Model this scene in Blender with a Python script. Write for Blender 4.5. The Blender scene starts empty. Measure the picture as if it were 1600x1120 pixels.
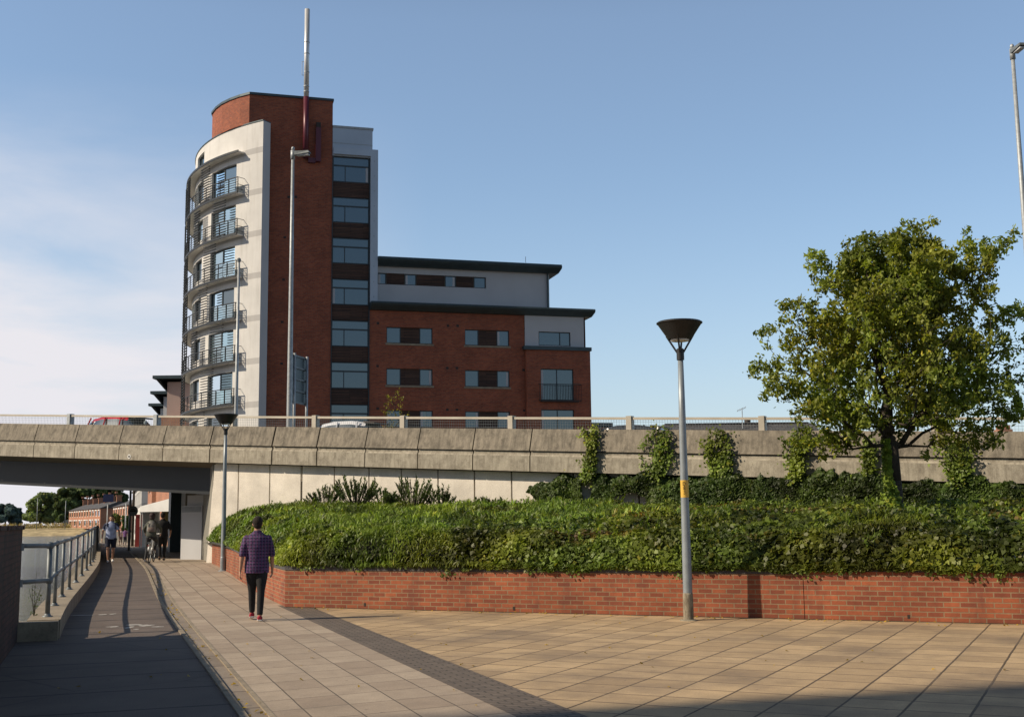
import bpy, bmesh, math, random
import numpy as np
from mathutils import Vector, Matrix
random.seed(7); RNG = np.random.default_rng(11)
SC = bpy.context.scene; COL = SC.collection
PI = math.pi

# ---------------------------------------------------------------- camera
F_PX, CAM_H = 1850.0, 1.62
T = math.atan(251/1850); PH = .012
fw = Vector((0, math.cos(T), math.sin(T))); u0 = Vector((0, -math.sin(T), math.cos(T))); r0 = Vector((1, 0, 0))
RT = r0*math.cos(PH)-u0*math.sin(PH); UP = u0*math.cos(PH)+r0*math.sin(PH)
cd = bpy.data.cameras.new('camera'); cam = bpy.data.objects.new('camera', cd); COL.objects.link(cam)
cd.sensor_width = 36; cd.lens = F_PX/1600*36; cd.clip_end = 6000; cd.clip_start = .1
m3 = Matrix((RT, UP, -fw)).transposed()
cam.matrix_world = Matrix.Translation((0, 0, CAM_H)) @ m3.to_4x4()
SC.camera = cam
# survey helpers: bearings read from the photograph turned into positions on real planes
def ray(x, y): return fw+RT*((x-800)/F_PX)+UP*((560-y)/F_PX)
def G(x, y, z=0.):
    d = ray(x, y); return Vector((0, 0, CAM_H))+d*((z-CAM_H)/d.z)
def A(x, y, Y):
    d = ray(x, y); return Vector((0, 0, CAM_H))+d*(Y/d.y)

class Frame:
    def __init__(s, o, e):
        s.o = Vector((o[0], o[1], 0)); s.e = Vector((e[0], e[1], 0)).normalized(); s.n = Vector((-s.e.y, s.e.x, 0))
    def __call__(s, a, b, z): return s.o+s.e*a+s.n*b+Vector((0, 0, z))
    def on(s, x, y, b=0.):        # bearing -> (along, z) on the vertical plane at offset b
        d = ray(x, y); c = Vector((0, 0, CAM_H)); p = s(0, b, 0)
        q = c+d*((p-c).dot(s.n)/d.dot(s.n)); return (q-s.o).dot(s.e), q.z
WORLD = Frame((0, 0), (1, 0))
BR = Frame((-11, 43), (.884, -.467))          # bridge, +along = right, +n = away
TW = Frame((-17.84, 80.5), (.963, .268))      # tower front
Dv = Vector((-.3256, .9455, 0)); Qv = Vector((.9455, .3256, 0))
class PF(Frame):                               # path frame (u across, v along)
    def __init__(s): s.o = Vector((0, 0, 0)); s.e = Qv; s.n = Dv
PA = PF()
def sm(a, b, x):
    t = min(1, max(0, (x-a)/(b-a))); return t*t*(3-2*t)
def gz(v): return .2*sm(25, 42, v)-.6*sm(72, 124, v)+.9*sm(150, 330, v)

# ---------------------------------------------------------------- materials
def mat(name):
    m = bpy.data.materials.new(name); m.use_nodes = True
    nt = m.node_tree; return m, nt, nt.nodes['Principled BSDF']
def N(nt, t, **k):
    n = nt.nodes.new('ShaderNode'+t)
    for a, b in k.items():
        if a in n.inputs.keys(): n.inputs[a].default_value = b
        else: setattr(n, a, b)
    return n
def L(nt, a, b): nt.links.new(a, b)
def rgb(c): return (c[0], c[1], c[2], 1)
def ramp(nt, src, stops):
    r = N(nt, 'ValToRGB'); L(nt, src, r.inputs[0]); el = r.color_ramp.elements
    while len(el) < len(stops): el.new(.5)
    for e, (p, c) in zip(el, stops): e.position = p; e.color = rgb(c) if len(c) == 3 else c
    return r.outputs[0]
def mix(nt, f, a, b, mode='MIX'):
    m = N(nt, 'Mix', data_type='RGBA', blend_type=mode)
    for sock, v in ((m.inputs[0], f), (m.inputs[6], a), (m.inputs[7], b)):
        if hasattr(v, 'links'): L(nt, v, sock)
        elif isinstance(v, (int, float)): sock.default_value = v
        else: sock.default_value = rgb(v)
    return m.outputs[2]
def coords(nt, kind='UV', sc=(1, 1, 1)):
    t = N(nt, 'TexCoord'); mp = N(nt, 'Mapping'); mp.inputs['Scale'].default_value = sc
    L(nt, t.outputs[kind], mp.inputs[0]); return mp.outputs[0]
def noise(nt, co, s, d=4, r=.55):
    n = N(nt, 'TexNoise'); n.inputs['Scale'].default_value = s; n.inputs['Detail'].default_value = d; n.inputs['Roughness'].default_value = r
    L(nt, co, n.inputs['Vector']); return n.outputs['Fac']
def bump(nt, b, h, st=.3, dist=.02):
    n = N(nt, 'Bump'); n.inputs['Strength'].default_value = st; n.inputs['Distance'].default_value = dist
    L(nt, h, n.inputs['Height']); L(nt, n.outputs[0], b.inputs['Normal'])

def plain(name, c, rough=.6, metal=0., var=.15, sc=6., bmp=.1):
    m, nt, b = mat(name); co = coords(nt, 'Object')
    n = noise(nt, co, sc, 5); k = [x*(1-var) for x in c]; k2 = [min(1, x*(1+var)) for x in c]
    L(nt, ramp(nt, n, [(.3, k), (.7, k2)]), b.inputs['Base Color'])
    b.inputs['Roughness'].default_value = rough; b.inputs['Metallic'].default_value = metal
    if bmp: bump(nt, b, noise(nt, co, sc*8, 3), bmp, .01)
    return m
def brick(name, c1, c2, mortar, bw=.225, bh=.075, ms=.008, off=.5, rough=.85, big=.25, dark=None, bst=.5, bias=0.):
    m, nt, b = mat(name); uv = coords(nt, 'UV')
    t = N(nt, 'TexBrick', offset=off); L(nt, uv, t.inputs['Vector'])
    t.inputs['Scale'].default_value = 1; t.inputs['Brick Width'].default_value = bw; t.inputs['Row Height'].default_value = bh
    t.inputs['Mortar Size'].default_value = ms; t.inputs['Mortar Smooth'].default_value = .1; t.inputs['Bias'].default_value = bias
    t.inputs['Color1'].default_value = rgb(c1); t.inputs['Color2'].default_value = rgb(c2); t.inputs['Mortar'].default_value = rgb(mortar)
    n1 = noise(nt, uv, .7, 5, .6); n2 = noise(nt, uv, 9, 4, .7)
    c = mix(nt, 1., t.outputs['Color'], ramp(nt, n1, [(.3, (1-big,)*3), (.7, (1+big*.4,)*3)]), 'MULTIPLY')
    c = mix(nt, 1., c, ramp(nt, n2, [(.25, (.8,)*3), (.75, (1.12,)*3)]), 'MULTIPLY')
    if dark is not None:
        st = noise(nt, coords(nt, 'UV', (1.6, .35, 1)), 1.3, 6, .65)
        c = mix(nt, ramp(nt, st, [(.52, (0,)*3), (.72, (.75,)*3)]), c, dark)
    L(nt, c, b.inputs['Base Color']); b.inputs['Roughness'].default_value = rough
    inv = N(nt, 'Math', operation='SUBTRACT'); inv.inputs[0].default_value = 1; L(nt, t.outputs['Fac'], inv.inputs[1])
    ad = N(nt, 'Math', operation='ADD'); L(nt, inv.outputs[0], ad.inputs[0])
    m2 = N(nt, 'Math', operation='MULTIPLY'); m2.inputs[1].default_value = .5; L(nt, noise(nt, uv, 60, 3), m2.inputs[0]); L(nt, m2.outputs[0], ad.inputs[1])
    bump(nt, b, ad.outputs[0], bst, .006)
    return m
def concrete(name, c, stain=.55, streak=(7, .5), dark=(.09, .075, .055), rough=.9):
    m, nt, b = mat(name); uv = coords(nt, 'UV')
    s = noise(nt, coords(nt, 'UV', (streak[0], streak[1], 1)), 1.4, 8, .7)
    n = noise(nt, uv, 1.1, 7, .65); f = noise(nt, uv, 28, 4, .7)
    base = mix(nt, 1., list(c), ramp(nt, n, [(.25, (.72,)*3), (.75, (1.15,)*3)]), 'MULTIPLY')
    base = mix(nt, ramp(nt, s, [(.42, (0,)*3), (.72, (stain*.75,)*3)]), base, dark)
    bl = noise(nt, coords(nt, 'UV', (1.3, 1, 1)), 2.6, 8, .75); base = mix(nt, ramp(nt, bl, [(.46, (0,)*3), (.68, (stain*.8,)*3)]), base, dark)
    base = mix(nt, 1., base, ramp(nt, f, [(.25, (.78,)*3), (.75, (1.16,)*3)]), 'MULTIPLY')
    L(nt, base, b.inputs['Base Color']); b.inputs['Roughness'].default_value = rough
    bump(nt, b, f, .35, .01); return m
def glass(name, c=(.02, .035, .045), rough=.03, refl=.35, tint=(.75, .9, 1)):
    m, nt, b = mat(name); b.inputs['Base Color'].default_value = rgb(c); b.inputs['Roughness'].default_value = .2
    g = N(nt, 'BsdfGlossy'); g.inputs['Roughness'].default_value = rough; g.inputs['Color'].default_value = rgb(tint)
    fr = N(nt, 'LayerWeight'); fr.inputs['Blend'].default_value = .3
    mp = N(nt, 'MapRange'); L(nt, fr.outputs['Fresnel'], mp.inputs[0]); mp.inputs[3].default_value = refl; mp.inputs[4].default_value = 1
    nn = N(nt, 'Bump'); nn.inputs['Strength'].default_value = .04; L(nt, noise(nt, coords(nt, 'Object'), .8, 2), nn.inputs['Height']); L(nt, nn.outputs[0], g.inputs['Normal'])
    x = N(nt, 'MixShader'); L(nt, mp.outputs[0], x.inputs[0]); L(nt, b.outputs[0], x.inputs[1]); L(nt, g.outputs[0], x.inputs[2])
    L(nt, x.outputs[0], nt.nodes['Material Output'].inputs[0]); return m
def leafmat(name, c, trans=.35, rough=.45, hue=None):
    m, nt, b = mat(name)
    at = N(nt, 'Attribute', attribute_name='Col')
    col = mix(nt, 1., list(c), at.outputs['Color'], 'MULTIPLY')
    L(nt, col, b.inputs['Base Color']); b.inputs['Roughness'].default_value = rough+.1; b.inputs['Specular IOR Level'].default_value = .28
    tr = N(nt, 'BsdfTranslucent'); L(nt, mix(nt, 1., col, (1.3, 1.35, .45), 'MULTIPLY'), tr.inputs[0])
    x = N(nt, 'MixShader'); x.inputs[0].default_value = trans; L(nt, b.outputs[0], x.inputs[1]); L(nt, tr.outputs[0], x.inputs[2])
    L(nt, x.outputs[0], nt.nodes['Material Output'].inputs[0]); return m

M = {}
M['brick_wall'] = brick('planter brick', (.37, .103, .042), (.21, .054, .027), (.28, .19, .11), bw=.238, bh=.076, ms=.0085, big=.4, dark=(.13, .045, .03))
M['brick_tower'] = brick('tower brick', (.42, .105, .045), (.27, .060, .030), (.22, .12, .08), bw=.24, bh=.1, ms=.014, big=.25)
M['brick_old'] = brick('old wet brick', (.085, .032, .022), (.04, .02, .016), (.03, .025, .02), big=.6, dark=(.012, .014, .008), bst=.9)
M['coping'] = brick('blue coping brick', (.06, .06, .065), (.09, .085, .085), (.12, .11, .1), bw=.235, bh=.3, big=.4)
M['conc'] = concrete('parapet concrete', (.44, .40, .32), .85, streak=(6, .6), dark=(.12, .10, .075))
M['conc_up'] = concrete('parapet upper concrete', (.30, .262, .205), .95, streak=(6, 1.0), dark=(.055, .048, .038))
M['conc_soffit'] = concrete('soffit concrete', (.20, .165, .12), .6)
M['white_wall'] = concrete('cream painted wall', (.80, .74, .65), .14, streak=(4, .4), dark=(.4, .34, .26), rough=.7)
M['conc_kerb'] = concrete('kerb concrete', (.34, .28, .20), .5, streak=(2, 2))
M['under_wall'] = plain('underpass grey paint', (.22, .21, .18), .7, 0, .12, 1.2)
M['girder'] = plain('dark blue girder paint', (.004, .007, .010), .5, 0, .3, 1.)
M['deck'] = plain('road asphalt', (.06, .06, .06), .9)
M['rail_steel'] = plain('weathered railing steel', (.17, .19, .20), .55, .4, .3, 7, .1)
M['galv'] = plain('galvanised steel', (.36, .385, .40), .55, .35, .18, 9, .05)
M['galv_dark'] = plain('weathered galvanised steel', (.15, .17, .18), .6, .3, .3, 6, .05)
M['rail_paint'] = plain('pale railing aluminium', (.47, .43, .36), .5, .2, .12, 2, .0)
M['black_metal'] = plain('black metal', (.02, .02, .021), .5, .2, .2, 5, .0)
M['lamp_pole'] = plain('grey lamp post paint', (.26, .295, .32), .45, .25, .14, 5, .04)
M['rusty'] = concrete('worn lamp foot', (.34, .30, .22), .95, streak=(14, 4), dark=(.07, .045, .03))
M['yellow'] = plain('yellow plate', (.70, .44, .07), .5, 0, .08, 10, .0)
M['ink'] = plain('dark lettering', (.03, .02, .015), .6, 0, .05, 4, .0)
M['soil'] = plain('dark soil under the ivy', (.02, .022, .012), .95, 0, .4, 5)
M['bark'] = plain('bark', (.05, .04, .03), .9, 0, .4, 14, .5)
M['ivy'] = leafmat('ivy leaf', (.105, .152, .025), .25, .38)
M['ivy_dark'] = leafmat('dark ivy leaf', (.055, .095, .02), .22, .38)
M['tree_leaf'] = leafmat('whitebeam leaf', (.215, .265, .055), .40, .42)
M['shrub'] = leafmat('oleander leaf', (.075, .12, .035), .2, .4)
M['far_leaf'] = leafmat('distant foliage', (.16, .20, .105), .3, .7)
M['hazy_leaf'] = leafmat('hazy distant foliage', (.13, .17, .165), .2, .8)  # distance haze is put into the leaf colour as a bluish tone
M['timber'] = brick('dark timber boarding', (.12, .062, .042), (.055, .032, .025), (.01, .008, .008), bw=3., bh=.11, ms=.012, off=.3)
M['clad'] = plain('pale grey metal cladding', (.42, .47, .54), .4, .3, .06, .6, .0)
M['render'] = plain('grey render', (.50, .51, .53), .8, 0, .06, .5, .05)
M['roof_metal'] = plain('dark grey roof metal', (.05, .075, .085), .45, .3, .12, 1.5, .0)
M['glass'] = glass('window glass', (.015, .025, .03), .03, .15, (.7, .85, .92))
M['glass_b'] = glass('bright window glass', (.06, .09, .1), .04, .5, (.8, .97, 1))
M['win_frame'] = plain('dark window frame', (.045, .06, .07), .5, .2, .1, 2, .0)
M['balc_metal'] = plain('balcony steel', (.022, .024, .026), .5, .3, .15, 3, .0)
M['balc_under'] = plain('balcony soffit', (.74, .70, .64), .7, 0, .1, 3, .0)
M['flue'] = plain('maroon flue', (.11, .02, .035), .4, .1, .15, 1, .0)
M['flue_top'] = plain('stainless flue', (.62, .62, .62), .4, .45, .08, 1, .0)
M['roof_tile'] = brick('slate roof', (.11, .105, .105), (.075, .075, .08), (.03, .03, .03), bw=.3, bh=.22, ms=.012)
M['house_brick'] = brick('terrace brick', (.48, .19, .10), (.38, .14, .075), (.4, .3, .22), bw=.225, bh=.075)
M['white_paint'] = plain('white paint', (.72, .71, .68), .6, 0, .06, 2, .0)
M['canvas'] = plain('white canopy canvas', (.68, .69, .70), .75, 0, .06, 1.5, .05)
M['canvas_in'] = plain('yellow stall hanging', (.50, .38, .14), .8, 0, .25, 1.5, .05)
M['red_paint'] = plain('deep red paint', (.16, .02, .02), .4, 0, .15, 2, .0)
M['blue_sign'] = plain('navy sign face', (.012, .02, .07), .4, 0, .1, 2, .0)
M['dry_grass'] = plain('dry bank grass', (.42, .34, .19), .95, 0, .4, .6, .5)
M['car_red'] = plain('red car paint', (.55, .015, .03), .25, .1, .04, 1, .0)
M['car_white'] = plain('white car paint', (.75, .76, .78), .25, .1, .03, 1, .0)
M['car_dark'] = plain('dark car paint', (.05, .055, .06), .25, .2, .05, 1, .0)
M['rubber'] = plain('tyre rubber', (.02, .02, .02), .8, 0, .1, 5, .0)
def asphalt():
    m, nt, b = mat('asphalt path'); uv = coords(nt, 'UV')
    n = noise(nt, uv, .8, 7, .65); f = noise(nt, uv, 70, 3, .7)
    c = mix(nt, 1., (.135, .105, .085), ramp(nt, n, [(.25, (.68,)*3), (.75, (1.25,)*3)]), 'MULTIPLY')
    c = mix(nt, 1., c, ramp(nt, f, [(.2, (.6,)*3), (.8, (1.4,)*3)]), 'MULTIPLY')
    w = N(nt, 'TexNoise'); w.inputs['Scale'].default_value = 1.2; w.inputs['Detail'].default_value = 4; L(nt, uv, w.inputs['Vector'])
    jv = N(nt, 'VectorMath', operation='MULTIPLY_ADD'); ofs = N(nt, 'VectorMath', operation='ADD'); L(nt, uv, ofs.inputs[0]); ofs.inputs[1].default_value = (13.3, .4, 0)
    L(nt, w.outputs['Color'], jv.inputs[0]); jv.inputs[1].default_value = (.12, .12, 0); L(nt, ofs.outputs[0], jv.inputs[2])
    t = N(nt, 'TexBrick', offset=0.); L(nt, jv.outputs[0], t.inputs['Vector']); t.inputs['Scale'].default_value = 1
    t.inputs['Brick Width'].default_value = 40; t.inputs['Row Height'].default_value = 1.3; t.inputs['Mortar Size'].default_value = .03
    t.inputs['Color1'].default_value = rgb((1, 1, 1)); t.inputs['Color2'].default_value = rgb((.86, .86, .88)); t.inputs['Mortar'].default_value = rgb((.33, .33, .33))
    t.inputs['Bias'].default_value = 0
    c = mix(nt, 1., c, t.outputs['Color'], 'MULTIPLY')
    vo = N(nt, 'TexVoronoi', feature='DISTANCE_TO_EDGE'); L(nt, jv.outputs[0], vo.inputs['Vector']); vo.inputs['Scale'].default_value = .33
    c = mix(nt, 1., c, ramp(nt, vo.outputs['Distance'], [(.0, (.55,)*3), (.006, (1,)*3)]), 'MULTIPLY')
    L(nt, c, b.inputs['Base Color']); b.inputs['Roughness'].default_value = .85; bump(nt, b, f, .5, .01); return m
M['asphalt'] = asphalt()
def slabs(name, c1, c2, mortar, w, h, ms, stain, off=0., worn=(.5, .75), dk=(.16, .13, .10)):
    m, nt, b = mat(name); uv = coords(nt, 'UV')
    wn = N(nt, 'TexNoise'); wn.inputs['Scale'].default_value = 2.; L(nt, uv, wn.inputs['Vector'])
    jv = N(nt, 'VectorMath', operation='MULTIPLY_ADD'); L(nt, wn.outputs['Color'], jv.inputs[0]); jv.inputs[1].default_value = (.014, .014, 0); L(nt, uv, jv.inputs[2])
    t = N(nt, 'TexBrick', offset=off); L(nt, jv.outputs[0], t.inputs['Vector']); t.inputs['Scale'].default_value = 1
    t.inputs['Brick Width'].default_value = w; t.inputs['Row Height'].default_value = h; t.inputs['Mortar Size'].default_value = ms; t.inputs['Mortar Smooth'].default_value = .3
    t.inputs['Color1'].default_value = rgb(c1); t.inputs['Color2'].default_value = rgb(c2); t.inputs['Mortar'].default_value = rgb(mortar)
    n = noise(nt, uv, .55, 7, .65); f = noise(nt, uv, 55, 3, .75); g = noise(nt, uv, 4, 6, .7)
    c = mix(nt, ramp(nt, n, [(worn[0], (0,)*3), (worn[1], (stain,)*3)]), t.outputs['Color'], dk)
    c = mix(nt, 1., c, ramp(nt, g, [(.25, (.82,)*3), (.75, (1.12,)*3)]), 'MULTIPLY')
    c = mix(nt, 1., c, ramp(nt, f, [(.2, (.72,)*3), (.8, (1.25,)*3)]), 'MULTIPLY')
    sp = N(nt, 'TexVoronoi'); L(nt, uv, sp.inputs['Vector']); sp.inputs['Scale'].default_value = 3.3
    c = mix(nt, ramp(nt, sp.outputs['Distance'], [(.035, (.6,)*3), (.06, (0,)*3)]), c, (.08, .06, .05))
    L(nt, c, b.inputs['Base Color']); b.inputs['Roughness'].default_value = .85
    inv = N(nt, 'Math', operation='SUBTRACT'); inv.inputs[0].default_value = 1; L(nt, t.outputs['Fac'], inv.inputs[1])
    bump(nt, b, inv.outputs[0], .6, .008); return m
M['light_pave'] = slabs('light paving', (.42, .34, .255), (.32, .25, .185), (.12, .095, .07), .43, .6, .008, .45)
M['tan_pave'] = slabs('buff paving', (.53, .38, .215), (.38, .267, .15), (.10, .07, .04), .53, .53, .013, .7, worn=(.44, .66), dk=(.19, .14, .095))
M['block_pave'] = slabs('brown block paving', (.17, .135, .105), (.12, .095, .075), (.05, .04, .03), .2, .1, .01, .4, off=.5)
M['gutter'] = slabs('gutter stone', (.27, .22, .17), (.21, .17, .13), (.07, .05, .04), 3., 1.1, .02, .6)
M['ground'] = plain('earth ground', (.16, .14, .10), .95, 0, .3, .3)

def water():
    m, nt, b = mat('river water'); co = coords(nt, 'Object', (.45, 1.3, 1))
    b.inputs['Base Color'].default_value = rgb((.07, .085, .075)); b.inputs['Roughness'].default_value = .08; b.inputs['IOR'].default_value = 1.33
    b.inputs['Specular IOR Level'].default_value = .9
    n1 = noise(nt, co, 1.3, 6, .65); bump(nt, b, n1, 1., .3); return m
M['water'] = water()

# ---------------------------------------------------------------- mesh building
WLOC = {}
def children_of(o): return [c for c in bpy.data.objects if c.parent == o]
class MB:
    def __init__(s, fr=WORLD): s.v = []; s.f = []; s.fr = fr; s.uv = {}; s.mi = []; s.cm = 0
    def quad(s, pts, uv=None):
        i = len(s.v); s.v += [s.fr(*p) for p in pts]; s.f.append(list(range(i, i+len(pts)))); s.mi.append(s.cm)
        if uv: s.uv[len(s.f)-1] = uv
    def box(s, a0, a1, b0, b1, z0, z1):
        s.hexa([(a0, b0, z0), (a1, b0, z0), (a1, b1, z0), (a0, b1, z0), (a0, b0, z1), (a1, b0, z1), (a1, b1, z1), (a0, b1, z1)])
    def hexa(s, p):
        i = len(s.v); s.v += [s.fr(*q) for q in p]
        for f in ((3, 2, 1, 0), (4, 5, 6, 7), (0, 1, 5, 4), (1, 2, 6, 5), (2, 3, 7, 6), (3, 0, 4, 7)): s.f.append([i+k for k in f]); s.mi.append(s.cm)
    def prism(s, poly, z0, z1, cap=True):
        n = len(poly); i = len(s.v); s.v += [s.fr(x, y, z0) for x, y in poly]+[s.fr(x, y, z1) for x, y in poly]
        for k in range(n): s.f.append([i+k, i+(k+1) % n, i+n+(k+1) % n, i+n+k]); s.mi.append(s.cm)
        if cap: s.f.append([i+k for k in range(n)][::-1]); s.f.append([i+n+k for k in range(n)]); s.mi += [s.cm]*2
    def tube(s, pts, rad, n=8, cap=True, loc=True):
        P = [s.fr(*p) if loc else Vector(p) for p in pts]
        if not isinstance(rad, (list, tuple)): rad = [rad]*len(P)
        i0 = len(s.v); a = None
        for k, p in enumerate(P):
            t = (P[min(k+1, len(P)-1)]-P[max(k-1, 0)]).normalized()
            if a is None: a = t.orthogonal().normalized()
            a = (a-t*a.dot(t)).normalized(); b = t.cross(a)
            for j in range(n): an = 2*PI*j/n; s.v.append(p+(a*math.cos(an)+b*math.sin(an))*rad[k])
        for k in range(len(P)-1):
            for j in range(n): s.f.append([i0+k*n+j, i0+k*n+(j+1) % n, i0+(k+1)*n+(j+1) % n, i0+(k+1)*n+j]); s.mi.append(s.cm)
        if cap: s.f.append([i0+j for j in range(n)][::-1]); s.f.append([i0+(len(P)-1)*n+j for j in range(n)]); s.mi += [s.cm]*2
    def lathe(s, prof, c, n=24):      # prof: (r, z) list, around vertical axis at c
        i0 = len(s.v)
        for r, z in prof:
            for j in range(n): an = 2*PI*j/n; s.v.append(s.fr(c[0]+r*math.cos(an), c[1]+r*math.sin(an), c[2]+z))
        for k in range(len(prof)-1):
            for j in range(n): s.f.append([i0+k*n+j, i0+k*n+(j+1) % n, i0+(k+1)*n+(j+1) % n, i0+(k+1)*n+j]); s.mi.append(s.cm)
    def ell(s, c, r, n=10):
        i0 = len(s.v); c = Vector(c)
        for k in range(n+1):
            th = PI*k/n
            for j in range(n*2): an = PI*j/n; s.v.append(s.fr(c.x+r[0]*math.sin(th)*math.cos(an), c.y+r[1]*math.sin(th)*math.sin(an), c.z+r[2]*math.cos(th)))
        m = n*2
        for k in range(n):
            for j in range(m): s.f.append([i0+k*m+j, i0+k*m+(j+1) % m, i0+(k+1)*m+(j+1) % m, i0+(k+1)*m+j]); s.mi.append(s.cm)
    def build(s, name, m, parent=None, loc=None, smooth=False, merge=True):
        root = parent
        while root is not None and root.parent is not None: root = root.parent
        off = WLOC.get(root.name, Vector((0, 0, 0))) if root is not None else Vector(loc if loc is not None else (0, 0, 0))
        me = bpy.data.meshes.new(name)
        me.from_pydata([tuple(p-off) for p in s.v], [], s.f)
        ms = m if isinstance(m, list) else [m]
        for x in ms: me.materials.append(x)
        for p, k in zip(me.polygons, s.mi): p.material_index = k; p.use_smooth = smooth
        uvl = me.uv_layers.new(name='UVMap'); Z = Vector((0, 0, 1))
        for pi, p in enumerate(me.polygons):
            if pi in s.uv:
                for li, q in zip(p.loop_indices, s.uv[pi]): uvl.data[li].uv = q
                continue
            n = p.normal
            if abs(n.z) > .8: t, w = s.fr.e, s.fr.n
            else: t = Z.cross(n).normalized(); t = t if t.dot(s.fr.e)+t.dot(s.fr.n)*.5 > 0 else -t; w = Z
            for li in p.loop_indices:
                q = s.v[me.loops[li].vertex_index]; uvl.data[li].uv = (q.dot(t), q.dot(w))
        bm = bmesh.new(); bm.from_mesh(me)
        if merge: bmesh.ops.remove_doubles(bm, verts=bm.verts, dist=1e-5)
        bmesh.ops.recalc_face_normals(bm, faces=bm.faces); bm.to_mesh(me); bm.free()
        o = bpy.data.objects.new(name, me); COL.objects.link(o)
        if parent is not None: o.parent = parent
        else: o.location = off; WLOC[o.name] = off
        return o
def tag(o, label=None, cat=None, group=None, kind=None):
    for k, v in (('label', label), ('category', cat), ('group', group), ('kind', kind)):
        if v: o[k] = v
    return o
def thing(name, loc, label, cat, group=None):
    o = bpy.data.objects.new(name, None); COL.objects.link(o); o.location = loc; o.empty_display_size = .3
    WLOC[o.name] = Vector(loc); return tag(o, label, cat, group)
def copy_tree(o, loc, rz=None, label=None, parent=None, swap=None):
    c = o.copy(); COL.objects.link(c)
    if parent is None:
        c.location = loc; WLOC[c.name] = Vector(loc)
        if rz is not None: c.rotation_euler.z = rz
        if label: c['label'] = label
    else: c.parent = parent
    if swap and c.type == 'MESH' and any(m in swap for m in c.data.materials):
        c.data = c.data.copy()
        for i, m in enumerate(c.data.materials):
            if m in swap: c.data.materials[i] = swap[m]
    for ch in children_of(o): copy_tree(ch, None, None, None, c, swap)
    return c
def leaves(name, P, Nn, size, col, m, parent=None, loc=(0, 0, 0), aspect=.75, up=None):
    """many small folded kite leaves: P centres, Nn facing, size, per-leaf colour; one mesh"""
    n = len(P); Nn = Nn/np.linalg.norm(Nn, axis=1, keepdims=True)
    r = RNG.normal(size=(n, 3)) if up is None else up+RNG.normal(size=(n, 3))*.35
    t = r-Nn*(r*Nn).sum(1, keepdims=True); t /= np.linalg.norm(t, axis=1, keepdims=True)+1e-9
    b = np.cross(Nn, t); s = np.asarray(size).reshape(-1, 1)*np.ones((n, 1))
    fold = Nn*s*.16
    v = np.stack([P-t*s*.5, P+b*s*.5*aspect-t*s*.1+fold, P+t*s*.5, P-b*s*.5*aspect-t*s*.1+fold], 1).reshape(-1, 3)
    root = parent
    while root is not None and root.parent is not None: root = root.parent
    off = WLOC[root.name] if root is not None else Vector(loc)
    v = v-np.array(off)
    me = bpy.data.meshes.new(name); me.vertices.add(4*n); me.vertices.foreach_set('co', v.astype(np.float32).ravel())
    me.loops.add(4*n); me.loops.foreach_set('vertex_index', np.arange(4*n, dtype=np.int32))
    me.polygons.add(n); me.polygons.foreach_set('loop_start', np.arange(0, 4*n, 4, dtype=np.int32)); 
    me.update(calc_edges=True); me.materials.append(m)
    ca = me.color_attributes.new('Col', 'FLOAT_COLOR', 'POINT')
    c4 = np.ones((n, 4)); c4[:, :3] = col
    ca.data.foreach_set('color', np.repeat(c4, 4, axis=0).astype(np.float32).ravel())
    o = bpy.data.objects.new(name, me); COL.objects.link(o)
    if parent is not None: o.parent = parent
    else: o.location = off; WLOC[o.name] = Vector(off)
    return o
_gr = RNG.random((64, 64, 64))
def vnoise(P, s):
    q = P*s; i = np.floor(q).astype(int); f = q-i; f = f*f*(3-2*f); o = 0
    for a in (0, 1):
        for b in (0, 1):
            for c in (0, 1):
                w = (f[:, 0] if a else 1-f[:, 0])*(f[:, 1] if b else 1-f[:, 1])*(f[:, 2] if c else 1-f[:, 2])
                o = o+w*_gr[(i[:, 0]+a) % 64, (i[:, 1]+b) % 64, (i[:, 2]+c) % 64]
    return o
def leafcol(P, s=.8, lo=.55, hi=1.35, warm=.25):
    a = vnoise(P, s)*.6+vnoise(P+31, s*3.1)*.4; a = np.clip((a-.25)/.5, 0, 1)
    base = lo+(hi-lo)*a; r = RNG.random(len(P)); k = base*(.7+.6*r)
    w = vnoise(P+77, s*.7); w = np.clip((w-.35)*2.2, 0, 1)*warm
    yel = (RNG.random(len(P)) < .04)*.6
    return np.stack([k*(1+w*.9+yel*1.2), k*(1+w*.25+yel*.4), k*(1-w*.3)], 1)
# ---------------------------------------------------------------- setting: ground, paths, river
def vsteps(v0, v1):
    n = max(1, int((v1-v0)/2)); return [v0+(v1-v0)*k/n for k in range(n+1)]
def sheet(name, ub, v0, v1, dz, m, uvf=None, kind='structure', thick=None):
    """strip in the path frame; ub(v) -> (u0,u1)"""
    mb = MB(PA); vs = vsteps(v0, v1)
    for a, b in zip(vs, vs[1:]):
        (p0, p1), (q0, q1) = ub(a), ub(b)
        pts = [(p0, a, gz(a)+dz), (p1, a, gz(a)+dz), (q1, b, gz(b)+dz), (q0, b, gz(b)+dz)]
        uv = [uvf(*PA(x, y, 0).xy) for x, y, _ in pts] if uvf else [(x, y) for x, y, _ in pts]
        mb.quad(pts, uv)
    return tag(mb.build(name, m), kind=kind)
U_KERB = lambda v: 1.14+.2*sm(20, 45, v)
U_GUT = lambda v: 1.38+.2*sm(16, 45, v)
U_BAND0 = 3.30
U_RET = lambda v: 3.38+.30*sm(23, 44, v)
WF = Frame((-4.43, 23.22), (.910, -.4143))     # front planter wall: along right, n away
LW_TOT = 60
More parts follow.
